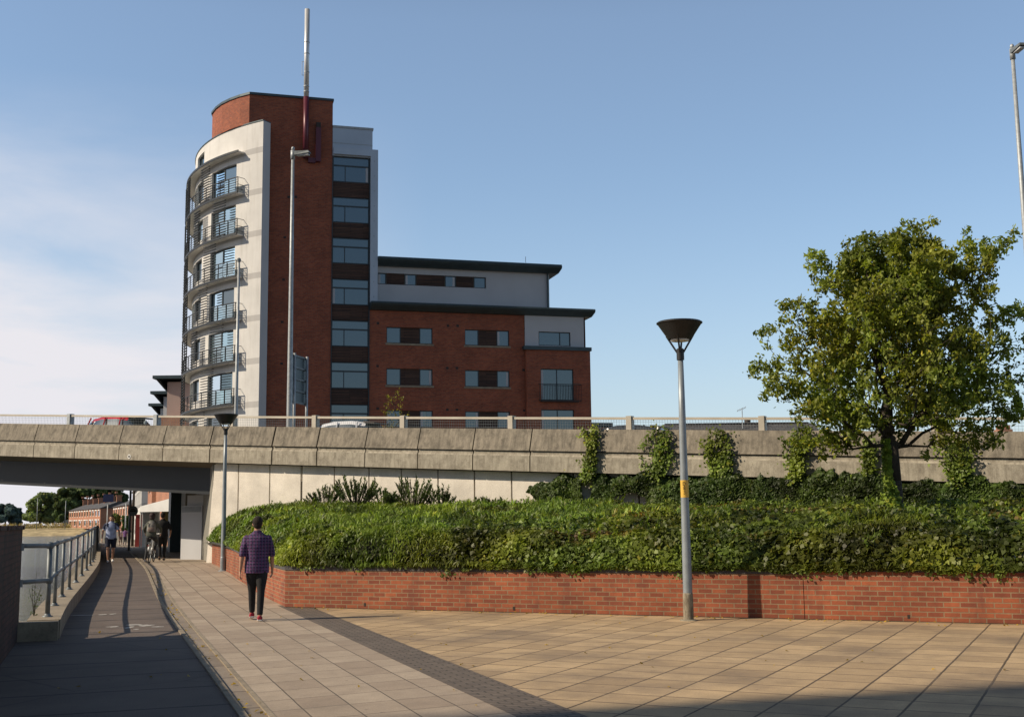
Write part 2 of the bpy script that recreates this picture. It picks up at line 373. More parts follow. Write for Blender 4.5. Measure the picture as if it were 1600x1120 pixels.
# far-reaching ground with the river cut out (left of the quay line)
gb = MB(PA)
vs = [-120, -60, -20, 0, 10, 20, 25, 30, 35, 42, 55, 72, 90, 124, 150, 200, 260, 330]
for a, b in zip(vs, vs[1:]):
    for ua, ub in ((-.9, 30), (30, 400), (400, 2500)):
        gb.quad([(ua, a, gz(a)-.03), (ub, a, gz(a)-.03), (ub, b, gz(b)-.03), (ua, b, gz(b)-.03)])
gb.quad([(-2500, 345, .47), (2500, 345, .47), (2500, 4500, .47), (-2500, 4500, .47)])
gb.quad([(-.9, 330, .47), (2500, 330, .47), (2500, 345, .47), (-.9, 345, .47)])
tag(gb.build('ground', M['ground']), kind='structure')
rv = MB(PA); rv.quad([(-900, -150, -1.3), (-.55, -150, -1.3), (-.55, 352, -1.3), (-900, 352, -1.3)])
tag(rv.build('river', M['water']), kind='structure')
bk = MB(PA)
for a in range(-600, 0, 20):
    bk.quad([(a, 338, -1.4), (a+20, 338, -1.4), (a+20, 341, -.6), (a, 341, -.6)])
    bk.quad([(a, 341, -.6), (a+20, 341, -.6), (a+20, 346, .62), (a, 346, .62)]); bk.quad([(a, 346, .62), (a+20, 346, .62), (a+20, 356, .66), (a, 356, .66)])
tag(bk.build('far_riverbank', M['dry_grass']), kind='structure')
sheet('asphalt_path', lambda v: (-.56, U_KERB(v)), 4, 140, .0, M['asphalt'])
sheet('asphalt_margin', lambda v: (-1.09, -.56), 4, 18.3, .0, M['asphalt'])
sheet('gutter_channel', lambda v: (U_KERB(v)+.07, U_GUT(v)), 4, 140, -.008, M['gutter'])
def kerb_strip(name, uf, w, h, m, v0, v1, dz=0):
    mb = MB(PA); vs = vsteps(v0, v1)
    for a, b in zip(vs, vs[1:]):
        u1, u2 = uf(a), uf(b); x = random.uniform(-.004, .004)
        mb.hexa([(u1, a+.006, gz(a)-.1), (u1+w, a+.006, gz(a)-.1), (u2+w, b-.006, gz(b)-.1), (u2, b-.006, gz(b)-.1),
                 (u1, a+.006, gz(a)+h+x), (u1+w, a+.006, gz(a)+h+x), (u2+w, b-.006, gz(b)+h+x), (u2, b-.006, gz(b)+h+x)])
    return tag(mb.build(name, m, merge=False), kind='structure')
kerb_strip('path_kerb', U_KERB, .07, .02, M['conc_kerb'], 4, 140)
kerb_strip('gutter_kerb', U_GUT, .05, .006, M['conc_kerb'], 4, 140)
skew = lambda x, y: (x*.9455+y*.3256, -.5*x+.866*y)
sheet('light_pavement', lambda v: (U_GUT(v)+.05, max(U_BAND0+.02*0, U_RET(v)+.2) if v > 22.9 else U_BAND0), 4, 43.4, .0, M['light_pave'], skew)
sheet('pavement_beyond', lambda v: (U_GUT(v)+.05, 3.5 if v > 74 else 3.9), 43.4, 140, .0, M['light_pave'], skew)
sheet('block_paving_band', lambda v: (U_BAND0, 3.84), 4, 23.9, .001, M['block_pave'], lambda x, y: (x*.9455+y*.3256, -x*.3256+y*.9455))
def tan_uv(x, y):
    c, s_ = math.cos(math.radians(26.2)), math.sin(math.radians(26.2))
    return (x*c-y*s_, x*s_+y*c)
pz = MB(PA)
pl = [(3.84, 4), (3.84, 23.9)]
a = WF(0.1, 0.15, 0); b = WF(40, .15, 0); cpt = Vector((25, 4, 0))
pts = [PA(3.84, 4, .0015), PA(3.84, 23.2, .0015)]
f0 = WORLD
mbp = MB(); P4 = [PA(3.84, -4, 0), PA(3.84, 22.4, 0), WF(.55, .2, 0), WF(40, .2, 0), Vector((44, -20, 0))]
# triangulated fan strips so the sheet stays planar
mbp.quad([(p.x, p.y, .002) for p in P4], [tan_uv(p.x, p.y) for p in P4])
tag(mbp.build('buff_plaza', M['tan_pave']), kind='structure')

# chalky paint marks and litter on the ground
pm = MB()
for (px_, py_, rx, ry) in ((176, 979, .12, .03), (202, 980, .08, .05), (209, 976, .16, .035), (228, 977, .13, .05), (246, 979, .12, .025), (160, 960, .09, .03), (176, 959, .07, .03), (128, 961, .3, .018), (213, 983, .05, .03)):
    c_ = G(px_, py_); n_ = 14
    pm.v += [Vector((c_.x+rx*math.cos(2*PI*k/n_)*random.uniform(.6, 1.1), c_.y+ry*4*math.sin(2*PI*k/n_)*random.uniform(.6, 1.1), .004)) for k in range(n_)]; pm.f.append(list(range(len(pm.v)-n_, len(pm.v)))); pm.mi.append(0)
tag(pm.build('paint_marks', plain('worn white paint', (.36, .34, .31), .8, 0, .3, 20, 0), merge=False), kind='structure')
LITTER = []
for k in range(420):
    r_ = random.random()
    if r_ < .45: w0 = WF(random.uniform(.3, 20), -abs(random.gauss(0, .25))-.03, .012)
    elif r_ < .75: v_ = random.uniform(8, 40); w0 = PA(U_KERB(v_)+random.uniform(.06, .24), v_, gz(v_)+.008)
    else: v_ = random.uniform(8, 30); w0 = PA(random.uniform(-.5, 9), v_ if v_ < 21 else v_-9, .01)
    LITTER.append(tuple(w0))
LITTER = np.array(LITTER)

dm = MB(WF)
for k in range(60):
    a_ = k*.36; dm.quad([(a_, -.002, .006), (a_+.36, -.002, .006), (a_+.36, -.05-.03*math.sin(k*1.7+.8), .006), (a_, -.05-.03*math.sin(k*1.7-.9), .006)])
tag(dm.build('dirt_strip', M['soil']), kind='structure')

# quay kerb with rail
rk = MB(PA); vs = vsteps(18.6, 132)
for a, b in zip(vs, vs[1:]):
    f = lambda v: -.53+.55*sm(20, 42, v)*.9
    u1, u2 = f(a), f(b)
    rk.hexa([(u1-.45, a, -1.6), (u1, a, -1.6), (u2, b, -1.6), (u2-.45, b, -1.6), (u1-.45, a, gz(a)+.27), (u1, a, gz(a)+.27), (u2, b, gz(b)+.27), (u2-.45, b, gz(b)+.27)])
f = lambda v: -.53+.55*sm(20, 42, v)*.9
qk = rk.build('quay_kerb', M['conc_kerb'], loc=PA(-.7, 18.6, 0)); tag(qk, 'raised mossy concrete quay kerb running along the river side of the path', 'kerb')
# quay wall (path side foreground continues past the brick pier)
rail = thing('river_railing', PA(-.72, 19.2, .27), 'grey tubular two-rail river railing standing on the concrete quay kerb', 'railing')
RU = lambda v: f(v)-.2
for k in range(40):
    v = 19.2+k*2.55
    if v > 128: break
    p = MB(PA); z0 = gz(v)+.27; r = .032 if k else .038
    p.tube([(RU(v), v, z0-.02), (RU(v), v, z0+1.04)], r, 8); p.lathe([(.075, 0), (.075, .015), (.05, .02), (.04, .05)], (RU(v), v, z0), 10)
    p.ell((RU(v), v, z0+.53), (.05, .05, .05), 5)
    p.ell((RU(v), v, z0+1.04), (.05, .05, .05), 5)
    p.build('post', M['rail_steel'], rail, smooth=True)
for h, nm in ((1.04, 'top_rail'), (.53, 'mid_rail')):
    p = MB(PA); vv = [19.2+k*2.55 for k in range(42)]
    p.tube([(RU(v), v, gz(v)+.27+h) for v in vv], .034 if h > 1 else .028, 8); p.build(nm, M['rail_steel'], rail, smooth=True)
    p = MB(PA); z = .27+h
    p.tube([(RU(19.2), 19.2, z), (-1.1, 18.42, z+.02)], .034, 8); p.ell((RU(19.2), 19.2, z), (.06, .06, .06), 6); p.lathe([(.055, -.05), (.055, .05)], (-1.1, 18.42, z), 10)
    p.build('return_rail', M['galv_dark'], rail, smooth=True)
# brick pier / river wall, near left
wl = thing('brick_river_wall', PA(-1.2, 17, 0), 'dark damp old brick wall with a mossy top at the near river edge', 'wall')
w = MB(PA)
for a, b in ((18.5, 16), (16, 12), (12, 4), (4, -8)): w.box(-1.42, -1.08, min(a, b), max(a, b), -1.7, 1.56)
w.build('brickwork', M['brick_old'], wl)
w = MB(PA); 
for k in range(60):
    a = 18.52-k*.24; w.box(-1.45+random.uniform(-.01, .01), -1.06+random.uniform(-.008, .008), a-.234, a, 1.56, 1.61+random.uniform(-.006, .006))
w.build('coping', M['brick_old'], wl, merge=False)
# end block of the kerb by the pier
w = MB(PA); w.box(-1.08, -.55, 18.3, 18.6, -.2, .26); w.build('end_block', M['conc_kerb'], wl)
# ---------------------------------------------------------------- planter wall
pw = thing('brick_planter_wall', WF(0, 0, 0), 'low red brick planter wall with dark blue brick coping around the ivy bank', 'planter wall')
s_step = WF.on(1256, 930)[0]
w = MB(WF); w.box(0, s_step-.006, 0, .225, -.1, .70); w.build('brickwork', M['brick_wall'], pw)
w = MB(WF); w.box(s_step+.006, 30, -.004, .225, -.1, .745); w.build('raised_brickwork', M['brick_wall'], pw)
w = MB(WF); w.box(s_step-.006, s_step+.006, .01, .2, -.1, .7); w.build('movement_joint', M['ink'], pw)
w = MB(WF); w.box(.0, s_step-.008, -.012, .24, .70, .775); w.box(s_step+.008, 30, -.014, .24, .745, .82); w.build('coping', M['coping'], pw)
rw_ = MB(PA); vs = vsteps(23.43, 43.4)
for i, (a, b) in enumerate(zip(vs, vs[1:])):
    u1, u2 = U_RET(a), U_RET(b)
    rw_.hexa([(u1, a, -.1), (u1+.22, a, -.1), (u2+.22, b, -.1), (u2, b, -.1), (u1, a, gz(a)+.70), (u1+.22, a, gz(a)+.70), (u2+.22, b, gz(b)+.70), (u2, b, gz(b)+.70)])
rw_.build('return_brickwork', M['brick_wall'], pw)
rw_ = MB(PA)
for a, b in zip(vs, vs[1:]):
    u1, u2 = U_RET(a)-.012, U_RET(b)-.012
    rw_.hexa([(u1, a, gz(a)+.70), (u1+.24, a, gz(a)+.70), (u2+.24, b, gz(b)+.70), (u2, b, gz(b)+.70), (u1, a, gz(a)+.775), (u1+.24, a, gz(a)+.775), (u2+.24, b, gz(b)+.775), (u2, b, gz(b)+.775)])
rw_.build('return_coping', M['coping'], pw)
w = MB(WF)
for px_, py_ in ((570, 944), (803, 950), (1420, 963)):
    a, z = WF.on(px_, py_); w.box(a-.02, a+.02, -.006, .05, z-.03, z+.03)
w.build('weep_hole', M['ink'], pw)
# movement joint on the return wall
w = MB(PA); vj = 32.; w.box(U_RET(vj)-.006, U_RET(vj)+.05, vj-.008, vj+.008, 0, gz(vj)+.7); w.build('movement_joint', M['ink'], pw)

# ---------------------------------------------------------------- bridge and retaining wall
def ztop(s): return 5.12-.0555*s+.00012*s*s
W_BR = 16.5
br = thing('road_bridge', BR(-.03, 0, .2), 'concrete road bridge with stained parapet panels over a cream painted retaining wall', 'bridge')
joints = [-60+k*2.3 for k in range(21)]+[-11.5, -9.22, -6.91, -4.54, -2.31, -.03, 2.84, 4.8, 6.8, 8.89, 10.97, 13.02, 14.99, 17.22, 19.18, 21.3, 23.39, 25.52, 27.6, 29.7, 31.8, 34, 36.2, 38.4, 40.5]
joints = sorted(j for j in joints if j >= -11.6 or j < -13)
for j0, j1 in zip(joints, joints[1:]):
    g = .04 if abs(j0-2.84) > .01 and abs(j1-2.84) > .01 else .07
    a, b = j0+g/2, j1-g/2
    for nm, prof, m in (('parapet_panel', [(.22, 0), (.02, -.63), (.0, -.69), (.30, -.69), (.50, 0)], M['conc_up']),
                        ('fascia_panel', [(.06, -.715), (.06, -.80), (.015, -.86), (.0, -1.33), (.40, -1.33), (.30, -.715)], M['conc'])):
        p = MB(BR); n = len(prof); sh = -.0
        i = len(p.v)
        for s_ in (a, b):
            for (q, z) in prof: p.v.append(BR(s_, q, ztop(s_)+z))
        for k in range(n): p.f.append([k, (k+1) % n, n+(k+1) % n, n+k]); p.mi.append(0)
        p.f.append(list(range(n))[::-1]); p.f.append(list(range(n, 2*n))); p.mi += [0, 0]
        p.build(nm, m, br)
def along(name, m, s0, s1, prof, step=3.):
    """extrude a (n, z relative to parapet top) profile along the bridge"""
    p = MB(BR); ns = max(1, int(abs(s1-s0)/step)); n = len(prof); ss = [s0+(s1-s0)*k/ns for k in range(ns+1)]
    for s_ in ss:
        for (q, z) in prof: p.v.append(BR(s_, q, ztop(s_)+z))
    for a in range(ns):
        for k in range(n): p.f.append([a*n+k, a*n+(k+1) % n, (a+1)*n+(k+1) % n, (a+1)*n+k]); p.mi.append(0)
    p.f.append(list(range(n))[::-1]); p.f.append([ns*n+k for k in range(n)]); p.mi += [0, 0]
    return p.build(name, m, br)
along('parapet_backing', M['ink'], -60, 40, [(.3, -.02), (.3, -1.3), (.46, -1.3), (.46, -.02)])
along('road_deck', M['deck'], -60, 40, [(.47, -1.0), (.47, -1.34), (W_BR, -1.34), (W_BR, -1.0)])
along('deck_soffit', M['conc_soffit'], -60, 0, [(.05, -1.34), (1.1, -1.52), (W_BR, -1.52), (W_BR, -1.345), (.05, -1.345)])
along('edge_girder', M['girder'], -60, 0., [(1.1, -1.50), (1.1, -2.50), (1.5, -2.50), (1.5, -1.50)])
along('far_parapet', M['conc'], -60, 40, [(W_BR, 0), (W_BR, -1.4), (W_BR+.3, -1.4), (W_BR+.3, 0)])
# retaining wall under the parapet, painted cream, with vertical grooves
nW = .32
gx = [372, 421, 470, 522, 576, 627, 684, 741, 799]
gs = [BR.on(x, 760, nW)[0] for x in gx]; gs += [gs[-1]+2.15*(k+1) for k in range(15)]
edges = [-.05]+gs
for i, (a, b) in enumerate(zip(edges, edges[1:])):
    p = MB(BR); g = .035 if i != 3 else .07
    p.hexa([(a+g if i else a-.22, nW if i else nW-.12, -.2), (b-.02, nW, -.2), (b-.02, nW+.4, -.2), (a-.22 if not i else a+g, nW+.4, -.2),
            (a+g if i else a, nW, ztop(a)-1.36), (b-.02, nW, ztop(b)-1.36), (b-.02, nW+.4, ztop(b)-1.36), (a+g if i else a, nW+.4, ztop(a)-1.36)])
    p.build('retaining_wall_panel', M['white_wall'], br)
p = MB(BR); p.box(.2, 40, nW+.05, nW+.3, -.2, 3.0); p.build('wall_backing', M['conc_soffit'], br)
# abutment wall running back under the deck, stepped piers
p = MB(PA); c0 = BR(-.05, nW, 0); 
p.box(3.75, 4.3, 44.5, 73, -.3, 3.9); p.build('abutment_wall', M['under_wall'], br)
p = MB(PA); p.box(3.35, 3.76, 53.2, 56.0, -.3, 3.9); p.build('pier', M['under_wall'], br)
p = MB(PA); p.box(3.2, 3.76, 62.0, 64.0, -.3, 3.9); p.build('pier', M['roof_metal'], br)
# far-bank side abutment of the bridge (left, outside the frame) keeps the deck standing
p = MB(BR); p.box(-59, -56, .5, W_BR, -1.5, 6.5); p.build('far_abutment', M['conc_soffit'], br)
a, z = BR.on(202, 713); mk = MB(BR)
ci = 20
mk.v = [BR(a+.085*math.cos(2*PI*k/ci), -.012, z+.085*math.sin(2*PI*k/ci)) for k in range(ci)]; mk.f = [list(range(ci))]; mk.mi = [0]
tag(mk.build('marker_disc', M['white_paint'], br), 'round white navigation disc with a dark ring on the fascia')
mk2 = MB(BR); mk2.v = [BR(a+.045*math.cos(2*PI*k/ci), -.016, z+.04*math.sin(2*PI*k/ci)) for k in range(ci)]; mk2.f = [list(range(ci))]; mk2.mi = [0]
mk2.build('marker_centre', M['ink'], br)
# metal parapet fence on top
fn = thing('parapet_fence', BR(0, .36, ztop(0)), 'pale metal rail with wire mesh infill on top of the bridge parapet', 'fence')
fposts = [-60+k*4.6 for k in range(10)]+[-12.3, -7.67, -3.03, .7, 4.43, 8.09, 12.18, 16.23, 20.31, 25.0, 29.4, 34, 38.5]
for s_ in fposts:
    p = MB(BR); z = ztop(s_); p.box(s_-.085, s_+.085, .30, .34, z-.04, z+.42); p.box(s_+.07, s_+.10, .34, .52, z-.04, z+.42)
    p.build('post', M['rail_paint'] if s_ > 0 else M['galv'], fn)
for a, b in zip(fposts, fposts[1:]):
    p = MB(BR)
    p.hexa([(a, .345, ztop(a)+.31), (b, .345, ztop(b)+.31), (b, .42, ztop(b)+.31), (a, .42, ztop(a)+.31), (a, .345, ztop(a)+.385), (b, .345, ztop(b)+.385), (b, .42, ztop(b)+.385), (a, .42, ztop(a)+.385)])
    p.build('top_rail', M['rail_paint'], fn)
    if a < -25: continue
    p = MB(BR); n = int((b-a)/.085)
    for k in range(n):
        s_ = a+(b-a)*k/n; z = ztop(s_); p.box(s_-.0025, s_+.0025, .40, .405, z-.02, z+.32)
    for h in (.06, .15, .24):
        p.hexa([(a, .398, ztop(a)+h), (b, .398, ztop(b)+h), (b, .405, ztop(b)+h), (a, .405, ztop(a)+h), (a, .398, ztop(a)+h+.006), (b, .398, ztop(b)+h+.006), (b, .405, ztop(b)+h+.006), (a, .405, ztop(a)+h+.006)])
    p.build('wire_mesh', M['galv_dark'], fn, merge=False)
# utility cabinet built against the abutment
cb = thing('utility_cabinet', PA(3.3, 46, .2), 'pale grey boxed utility cabinet with a louvred top built against the underpass wall', 'cabinet')
ca, cz = BR.on(284, 787, 3.0); cb_, _ = BR.on(316, 787, 3.0)
p = MB(BR); p.box(ca, cb_, 3.0, 3.8, .12, 2.30); p.build('body', M['render'], cb)
p = MB(BR); p.box(ca+.15, cb_, 3.15, 3.8, 2.30, 2.72); p.build('upper_box', M['render'], cb)
p = MB(BR)
for k in range(5): p.box(ca+.03, cb_-.03, 2.985, 3.0, 2.06+k*.045, 2.08+k*.045)
p.build('louvre', M['galv_dark'], cb)

# ---------------------------------------------------------------- ivy bank
def bank_regions(P):
    """distance behind the front wall, behind the return wall, in front of the bridge wall"""
    x, y = P[:, 0], P[:, 1]
    a = (x-WF.o.x)*WF.n.x+(y-WF.o.y)*WF.n.y
    u = x*Qv.x+y*Qv.y; v = x*Dv.x+y*Dv.y
    t = np.clip((v-23)/21, 0, 1); b = u-(3.38+.30*t*t*(3-2*t))
    c = -((x-BR.o.x)*BR.n.x+(y-BR.o.y)*BR.n.y)+nW
    return a, b, c, v
def bank_h(P, lump=True):
    a, b, c, v = bank_regions(P)
    t = np.clip((v-25)/17, 0, 1); zw = .78+.2*t*t*(3-2*t)
    cap = .56+.042*np.clip(a, 0, 11)
    e = np.minimum(np.clip(a-.02, 0, 9)*2.8, np.clip(b-.02, 0, 9)*1.45)
    h = zw+cap*(1-np.exp(-e/cap*1.25))
    if lump:
        q = np.stack([P[:, 0], P[:, 1], P[:, 0]*0], 1)
        h = h+(vnoise(q, .8)-.5)*.26*np.clip(e, 0, 1)+(vnoise(q+9, 2.6)-.5)*.16*np.clip(e*2, 0, 1)
    return h
nx = 150
ss = np.linspace(0.12, 24, nx); nn = np.concatenate([np.linspace(.12, 1.5, 14), np.linspace(1.7, 22, 60)])
S_, N_ = np.meshgrid(ss, nn, indexing='ij')
# grid covers corner: shear so the left edge follows the return wall
def wf_np(S, Nn): return np.stack([WF.o.x+WF.e.x*S+WF.n.x*Nn, WF.o.y+WF.e.y*S+WF.n.y*Nn], -1)
left = (np.array([-.3256, .9455])); kk = (left@np.array([WF.e.x, WF.e.y]))/(left@np.array([WF.n.x, WF.n.y]))
Sx = S_+N_*kk+.12
XY = wf_np(Sx, N_); flat = XY.reshape(-1, 2); hh = bank_h(flat)-.07
_, _, cc, _ = bank_regions(flat)
mb = MB(); mb.v = [Vector((p[0], p[1], h)) for p, h in zip(flat, hh)]
m_ = len(nn); ccg = cc.reshape(nx, m_)
for i in range(nx-1):
    for j in range(m_-1):
        if ccg[i, j] > -.3: mb.f.append([i*m_+j, (i+1)*m_+j, (i+1)*m_+j+1, i*m_+j+1]); mb.mi.append(0)
bank = mb.build('ivy_ground_cover', M['soil'], loc=WF(0, 0, 0), smooth=True)
tag(bank, 'thick bank of ivy and grassy green ground cover filling the brick planter', 'ground cover', kind='stuff')
def bank_pts(n, smax, amin, amax, wid=None):
    s = RNG.random(n)*smax; a = amin+(amax-amin)*RNG.random(n)**1.3
    xy = wf_np(s+a*kk+.02, a); A_, B_, C_, V_ = bank_regions(xy); k = (C_ > .02) & (B_ > .0); return xy[k], A_[k], B_[k], V_[k]
def bank_leaves(n, smax, amin, amax, size, nm, m, tint, sel=None, narrow=False, lift=.10):
    xy, a, b, v = bank_pts(n, smax, amin, amax)
    z = bank_h(xy); e = .06
    dx = bank_h(xy+np.array([e, 0])); dy = bank_h(xy+np.array([0, e]))
    nrm = np.stack([-(dx-z)/e, -(dy-z)/e, np.ones(len(z))], 1); nrm /= np.linalg.norm(nrm, axis=1, keepdims=True)
    P = np.concatenate([xy, z[:, None]], 1)+nrm*((RNG.random((len(z), 1))+vnoise(np.concatenate([xy, z[:, None]], 1)+20, 3.2)[:, None]*1.3-.5)*lift-.035)
    q = vnoise(P+5, .45)
    if sel is not None: k = sel(P, a, b, q); P, nrm, a, b = P[k], nrm[k], a[k], b[k]
    Nn = nrm*(.7 if not narrow else .35)+RNG.normal(size=nrm.shape)*.7+np.array([-.15, -.3, .25])
    c = leafcol(P, 1.1, .38, 1.6, .45)*np.array(tint); dk = np.clip((vnoise(P+60, 2.4)-.38)*6, .5, 1)[:, None]; c = c*(dk if not narrow else .4+.6*dk)
    br_ = np.clip((vnoise(P+140, .75)-.66)*7, 0, 1)[:, None]*(RNG.random((len(P), 1)) < .5)*(P[:, :1] > .5); c = c*(1+br_*np.array([[.3, -.35, -.1]]))
    s = size*(.6+.8*RNG.random(len(P)))
    o = leaves(nm, P, Nn, s, c, m, parent=bank, aspect=.8 if not narrow else .22, up=None if not narrow else np.array([0, 0, 1.]))
    return o
grassy = lambda P, a, b, q: (q+np.clip((1.5-P[:, 0])/11, -.3, .5)+np.clip(a/10, 0, .2) > .64)
ivyish = lambda P, a, b, q: ~(q+np.clip((1.5-P[:, 0])/11, -.3, .5)+np.clip(a/10, 0, .2) > .72)
bank_leaves(85000, 22, -.05, 1.1, .088, 'ivy_foliage', M['ivy'], (1, 1, 1), ivyish)
bank_leaves(70000, 22, .9, 12, .10, 'ivy_foliage', M['ivy'], (1, 1, 1), ivyish)
bank_leaves(90000, 22, -.02, 1.6, .10, 'grass_foliage', M['ivy'], (1.55, 1.6, 1.2), grassy, True, .12)
bank_leaves(90000, 16, 1.2, 20, .15, 'grass_foliage', M['ivy'], (1.5, 1.6, 1.2), grassy, True, .16)
# stray sprigs standing proud of the bank
xy, a_, b_, v_ = bank_pts(520, 20, .1, 12); zs = bank_h(xy); SP, SN, SU = [], [], []
for (x_, y_), z_ in zip(xy, zs):
    hh_ = random.uniform(.10, .34); lx, ly = random.gauss(0, .08), random.gauss(0, .08)
    for k in range(int(8+hh_*50)):
        t = random.random(); SP.append((x_+lx*t+random.gauss(0, .02), y_+ly*t+random.gauss(0, .02), z_+hh_*t)); SN.append(RNG.normal(size=3)+np.array([-.2, -.4, .2])); SU.append((lx*3, ly*3, 1.))
SP, SN, SU = map(np.array, (SP, SN, SU)); leaves('sprig_foliage', SP, SN, .075*(.6+.7*RNG.random(len(SP))), leafcol(SP, 1.2, .6, 1.5)*np.array((1.25, 1.25, 1)), M['ivy'], parent=bank, aspect=.45, up=SU*1.2)
# leaves down the return edge
bank_leaves(60000, 1.6, .2, 20, .085, 'edge_foliage', M['ivy'], (1.35, 1.45, 1.1), lambda P, a, b, q: b < 1.3, False, .12)
# trailing strands over the coping
PP = []
for k in range(46):
    s = RNG.random()*21+.3; ln = .05+.16*RNG.random()**2
    for j in range(int(10+ln*70)):
        PP.append(np.array(WF(s+RNG.normal()*.07, -.03-.03*RNG.random(), .80-RNG.random()*ln)))
PP = np.array(PP); leaves('trailing_ivy', PP, np.array([-.3, -.9, .3])+RNG.normal(size=PP.shape)*.4, .055*(.7+.6*RNG.random(len(PP))), leafcol(PP)*1.1, M['ivy'], parent=bank)

# dark climbing ivy over the retaining wall
def br_np(s, n, z): return np.stack([BR.o.x+BR.e.x*s+BR.n.x*n, BR.o.y+BR.e.y*s+BR.n.y*n, z], -1)
def wall_ivy(name, label, s0, s1, n, topf, botf, thick, size, m, tint, holes=(), group=None, shade=True):
    s = s0+(s1-s0)*RNG.random(n); r = RNG.random(n); zt = topf(s); zb = botf(s); z = zb+(zt-zb)*r
    q = br_np(s, 0*s, z); lump = vnoise(q, .9)*.6+vnoise(q+3, 2.3)*.4
    tk = thick*(.35+1.1*lump)*np.clip((zt-z)/.35+.25, .25, 1)
    keep = np.ones(n, bool)
    for (hs, hz, hr, hr2) in holes: keep &= (((s-hs)/hr)**2+((z-hz)/hr2)**2+(vnoise(q*1., 3)-.5)*.8) > 1
    s, z, tk, q, zt = s[keep], z[keep], tk[keep], q[keep], zt[keep]
    d = tk-RNG.random(len(s))**2*.12
    P = br_np(s, nW-d, z)
    Nn = np.array([-.467, -.884, .35])+RNG.normal(size=P.shape)*.55
    c = leafcol(P, 1.3, .35, 1.5)*np.array(tint)
    o = leaves(name, P, Nn, size*(.6+.8*RNG.random(len(P))), c, m, loc=BR(s0, nW, 1.5)); tag(o, label, 'ivy', group); 
    return o
def itop(s):
    z = np.interp(s, [12.9, 13.6, 14.9, 16.2, 17.2, 27.3, 40], [2.75, 2.95, 2.85, 2.95, 3.05, 2.62, 2.2])
    q = np.stack([s, s*0, s*0], 1); return z+(vnoise(q, 1.7)-.5)*.35+(vnoise(q, 6.)-.5)*.25
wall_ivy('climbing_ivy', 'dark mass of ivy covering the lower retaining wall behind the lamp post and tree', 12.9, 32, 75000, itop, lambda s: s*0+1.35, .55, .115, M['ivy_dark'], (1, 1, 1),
         holes=[(16.35, 1.75, .75, .62), (15.0, 2.55, .22, .5), (13.1, 1.3, .5, 1.1)])
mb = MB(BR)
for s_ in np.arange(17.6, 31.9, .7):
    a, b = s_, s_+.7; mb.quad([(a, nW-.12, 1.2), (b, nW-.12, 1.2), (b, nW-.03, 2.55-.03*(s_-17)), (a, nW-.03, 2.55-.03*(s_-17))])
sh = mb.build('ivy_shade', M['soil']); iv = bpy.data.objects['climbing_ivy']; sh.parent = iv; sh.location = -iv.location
sh.name = 'ivy_shade_sheet'  # dark sheet behind the leaves stands in for shade inside the ivy
strands = [(918, 672, 744, 13, 'short narrow strand of ivy hanging on the parapet joint nearest the brick building', 2600, .02),
           (1025, 674, 745, 19, 'ivy strand climbing the parapet just left of the lamp post', 3800, .04),
           (1126, 674, 742, 21, 'bushy ivy strand spreading at the parapet top just right of the lamp post', 3600, -.02),
           (1243, 674, 742, 24, 'wide leafy ivy strand on the parapet under the left side of the tree', 4600, .06),
           (1358, 690, 742, 15, 'narrow ivy strand on the parapet right behind the tree trunk', 2400, .0),
           (1492, 690, 746, 24, 'ivy strand on the parapet right of the tree trunk', 4200, .05)]
for (px_, y0, y1, wpx, lab, n, lean) in strands:
    s_, _ = BR.on(px_, 700, 0); zt = BR.on(px_, y0, 0)[1]; zb = BR.on(px_, y1, 0)[1]-.15
    hw = (BR.on(px_+wpx, 700, 0)[0]-s_)*.85
    s, z = [], []; nv = 5+int(wpx/3)
    for v_ in range(nv):
        x_, z_ = s_+RNG.normal()*hw*.15, zb; dx_ = RNG.normal()*.45*hw+lean; top_ = zb+(zt-zb)*(1.03 if v_ < 3 else RNG.uniform(.45, 1.04))
        while z_ < top_ and len(s) < 9000:
            f_ = (z_-zb)/(zt-zb); dx_ = dx_*.9+RNG.normal()*.09*hw*(.5+f_*1.3); x_ += dx_*.22+(s_+lean*f_*3-x_)*.04; z_ += .045
            k_ = RNG.integers(3, 10) if vnoise(np.array([[x_*1., v_*.7, z_]]), 2.3)[0] > .42 else 1
            for _ in range(k_): s.append(x_+RNG.normal()*.075); z.append(z_+RNG.normal()*.06)
    s, z = np.array(s), np.array(z); n = len(s)
    nof = np.interp(ztop(s)-z, [0, .65, .72, 1.33], [.2, .0, .05, 0.0])-.03-RNG.random(n)*.16*(1+hw)
    P = br_np(s, nof, z); k = RNG.random(n) < .04; P[k] += RNG.normal(size=(k.sum(), 3))*np.array([.25, .05, .12])
    Nn = np.array([-.467, -.7, .5])+RNG.normal(size=P.shape)*.5
    o = leaves('ivy_strand', P, Nn, .085*(.6+.8*RNG.random(n)), leafcol(P, 2, .6, 1.5)*np.array((1.15, 1.15, 1)), M['ivy'], loc=BR(s_, 0, zb))
    tag(o, lab, 'ivy', 'ivy strands climbing the parapet')
    p = MB(BR)
    for j in range(3):
        pts = [(s_+(random.random()-.5)*hw*.8, (.0 if t < .5 else .08*t)-.03, zb+(zt-zb)*t) for t in (0, .25, .5, .75, .95)]
        p.tube(pts, .012, 5)
    p.build('stem', M['bark'], o)

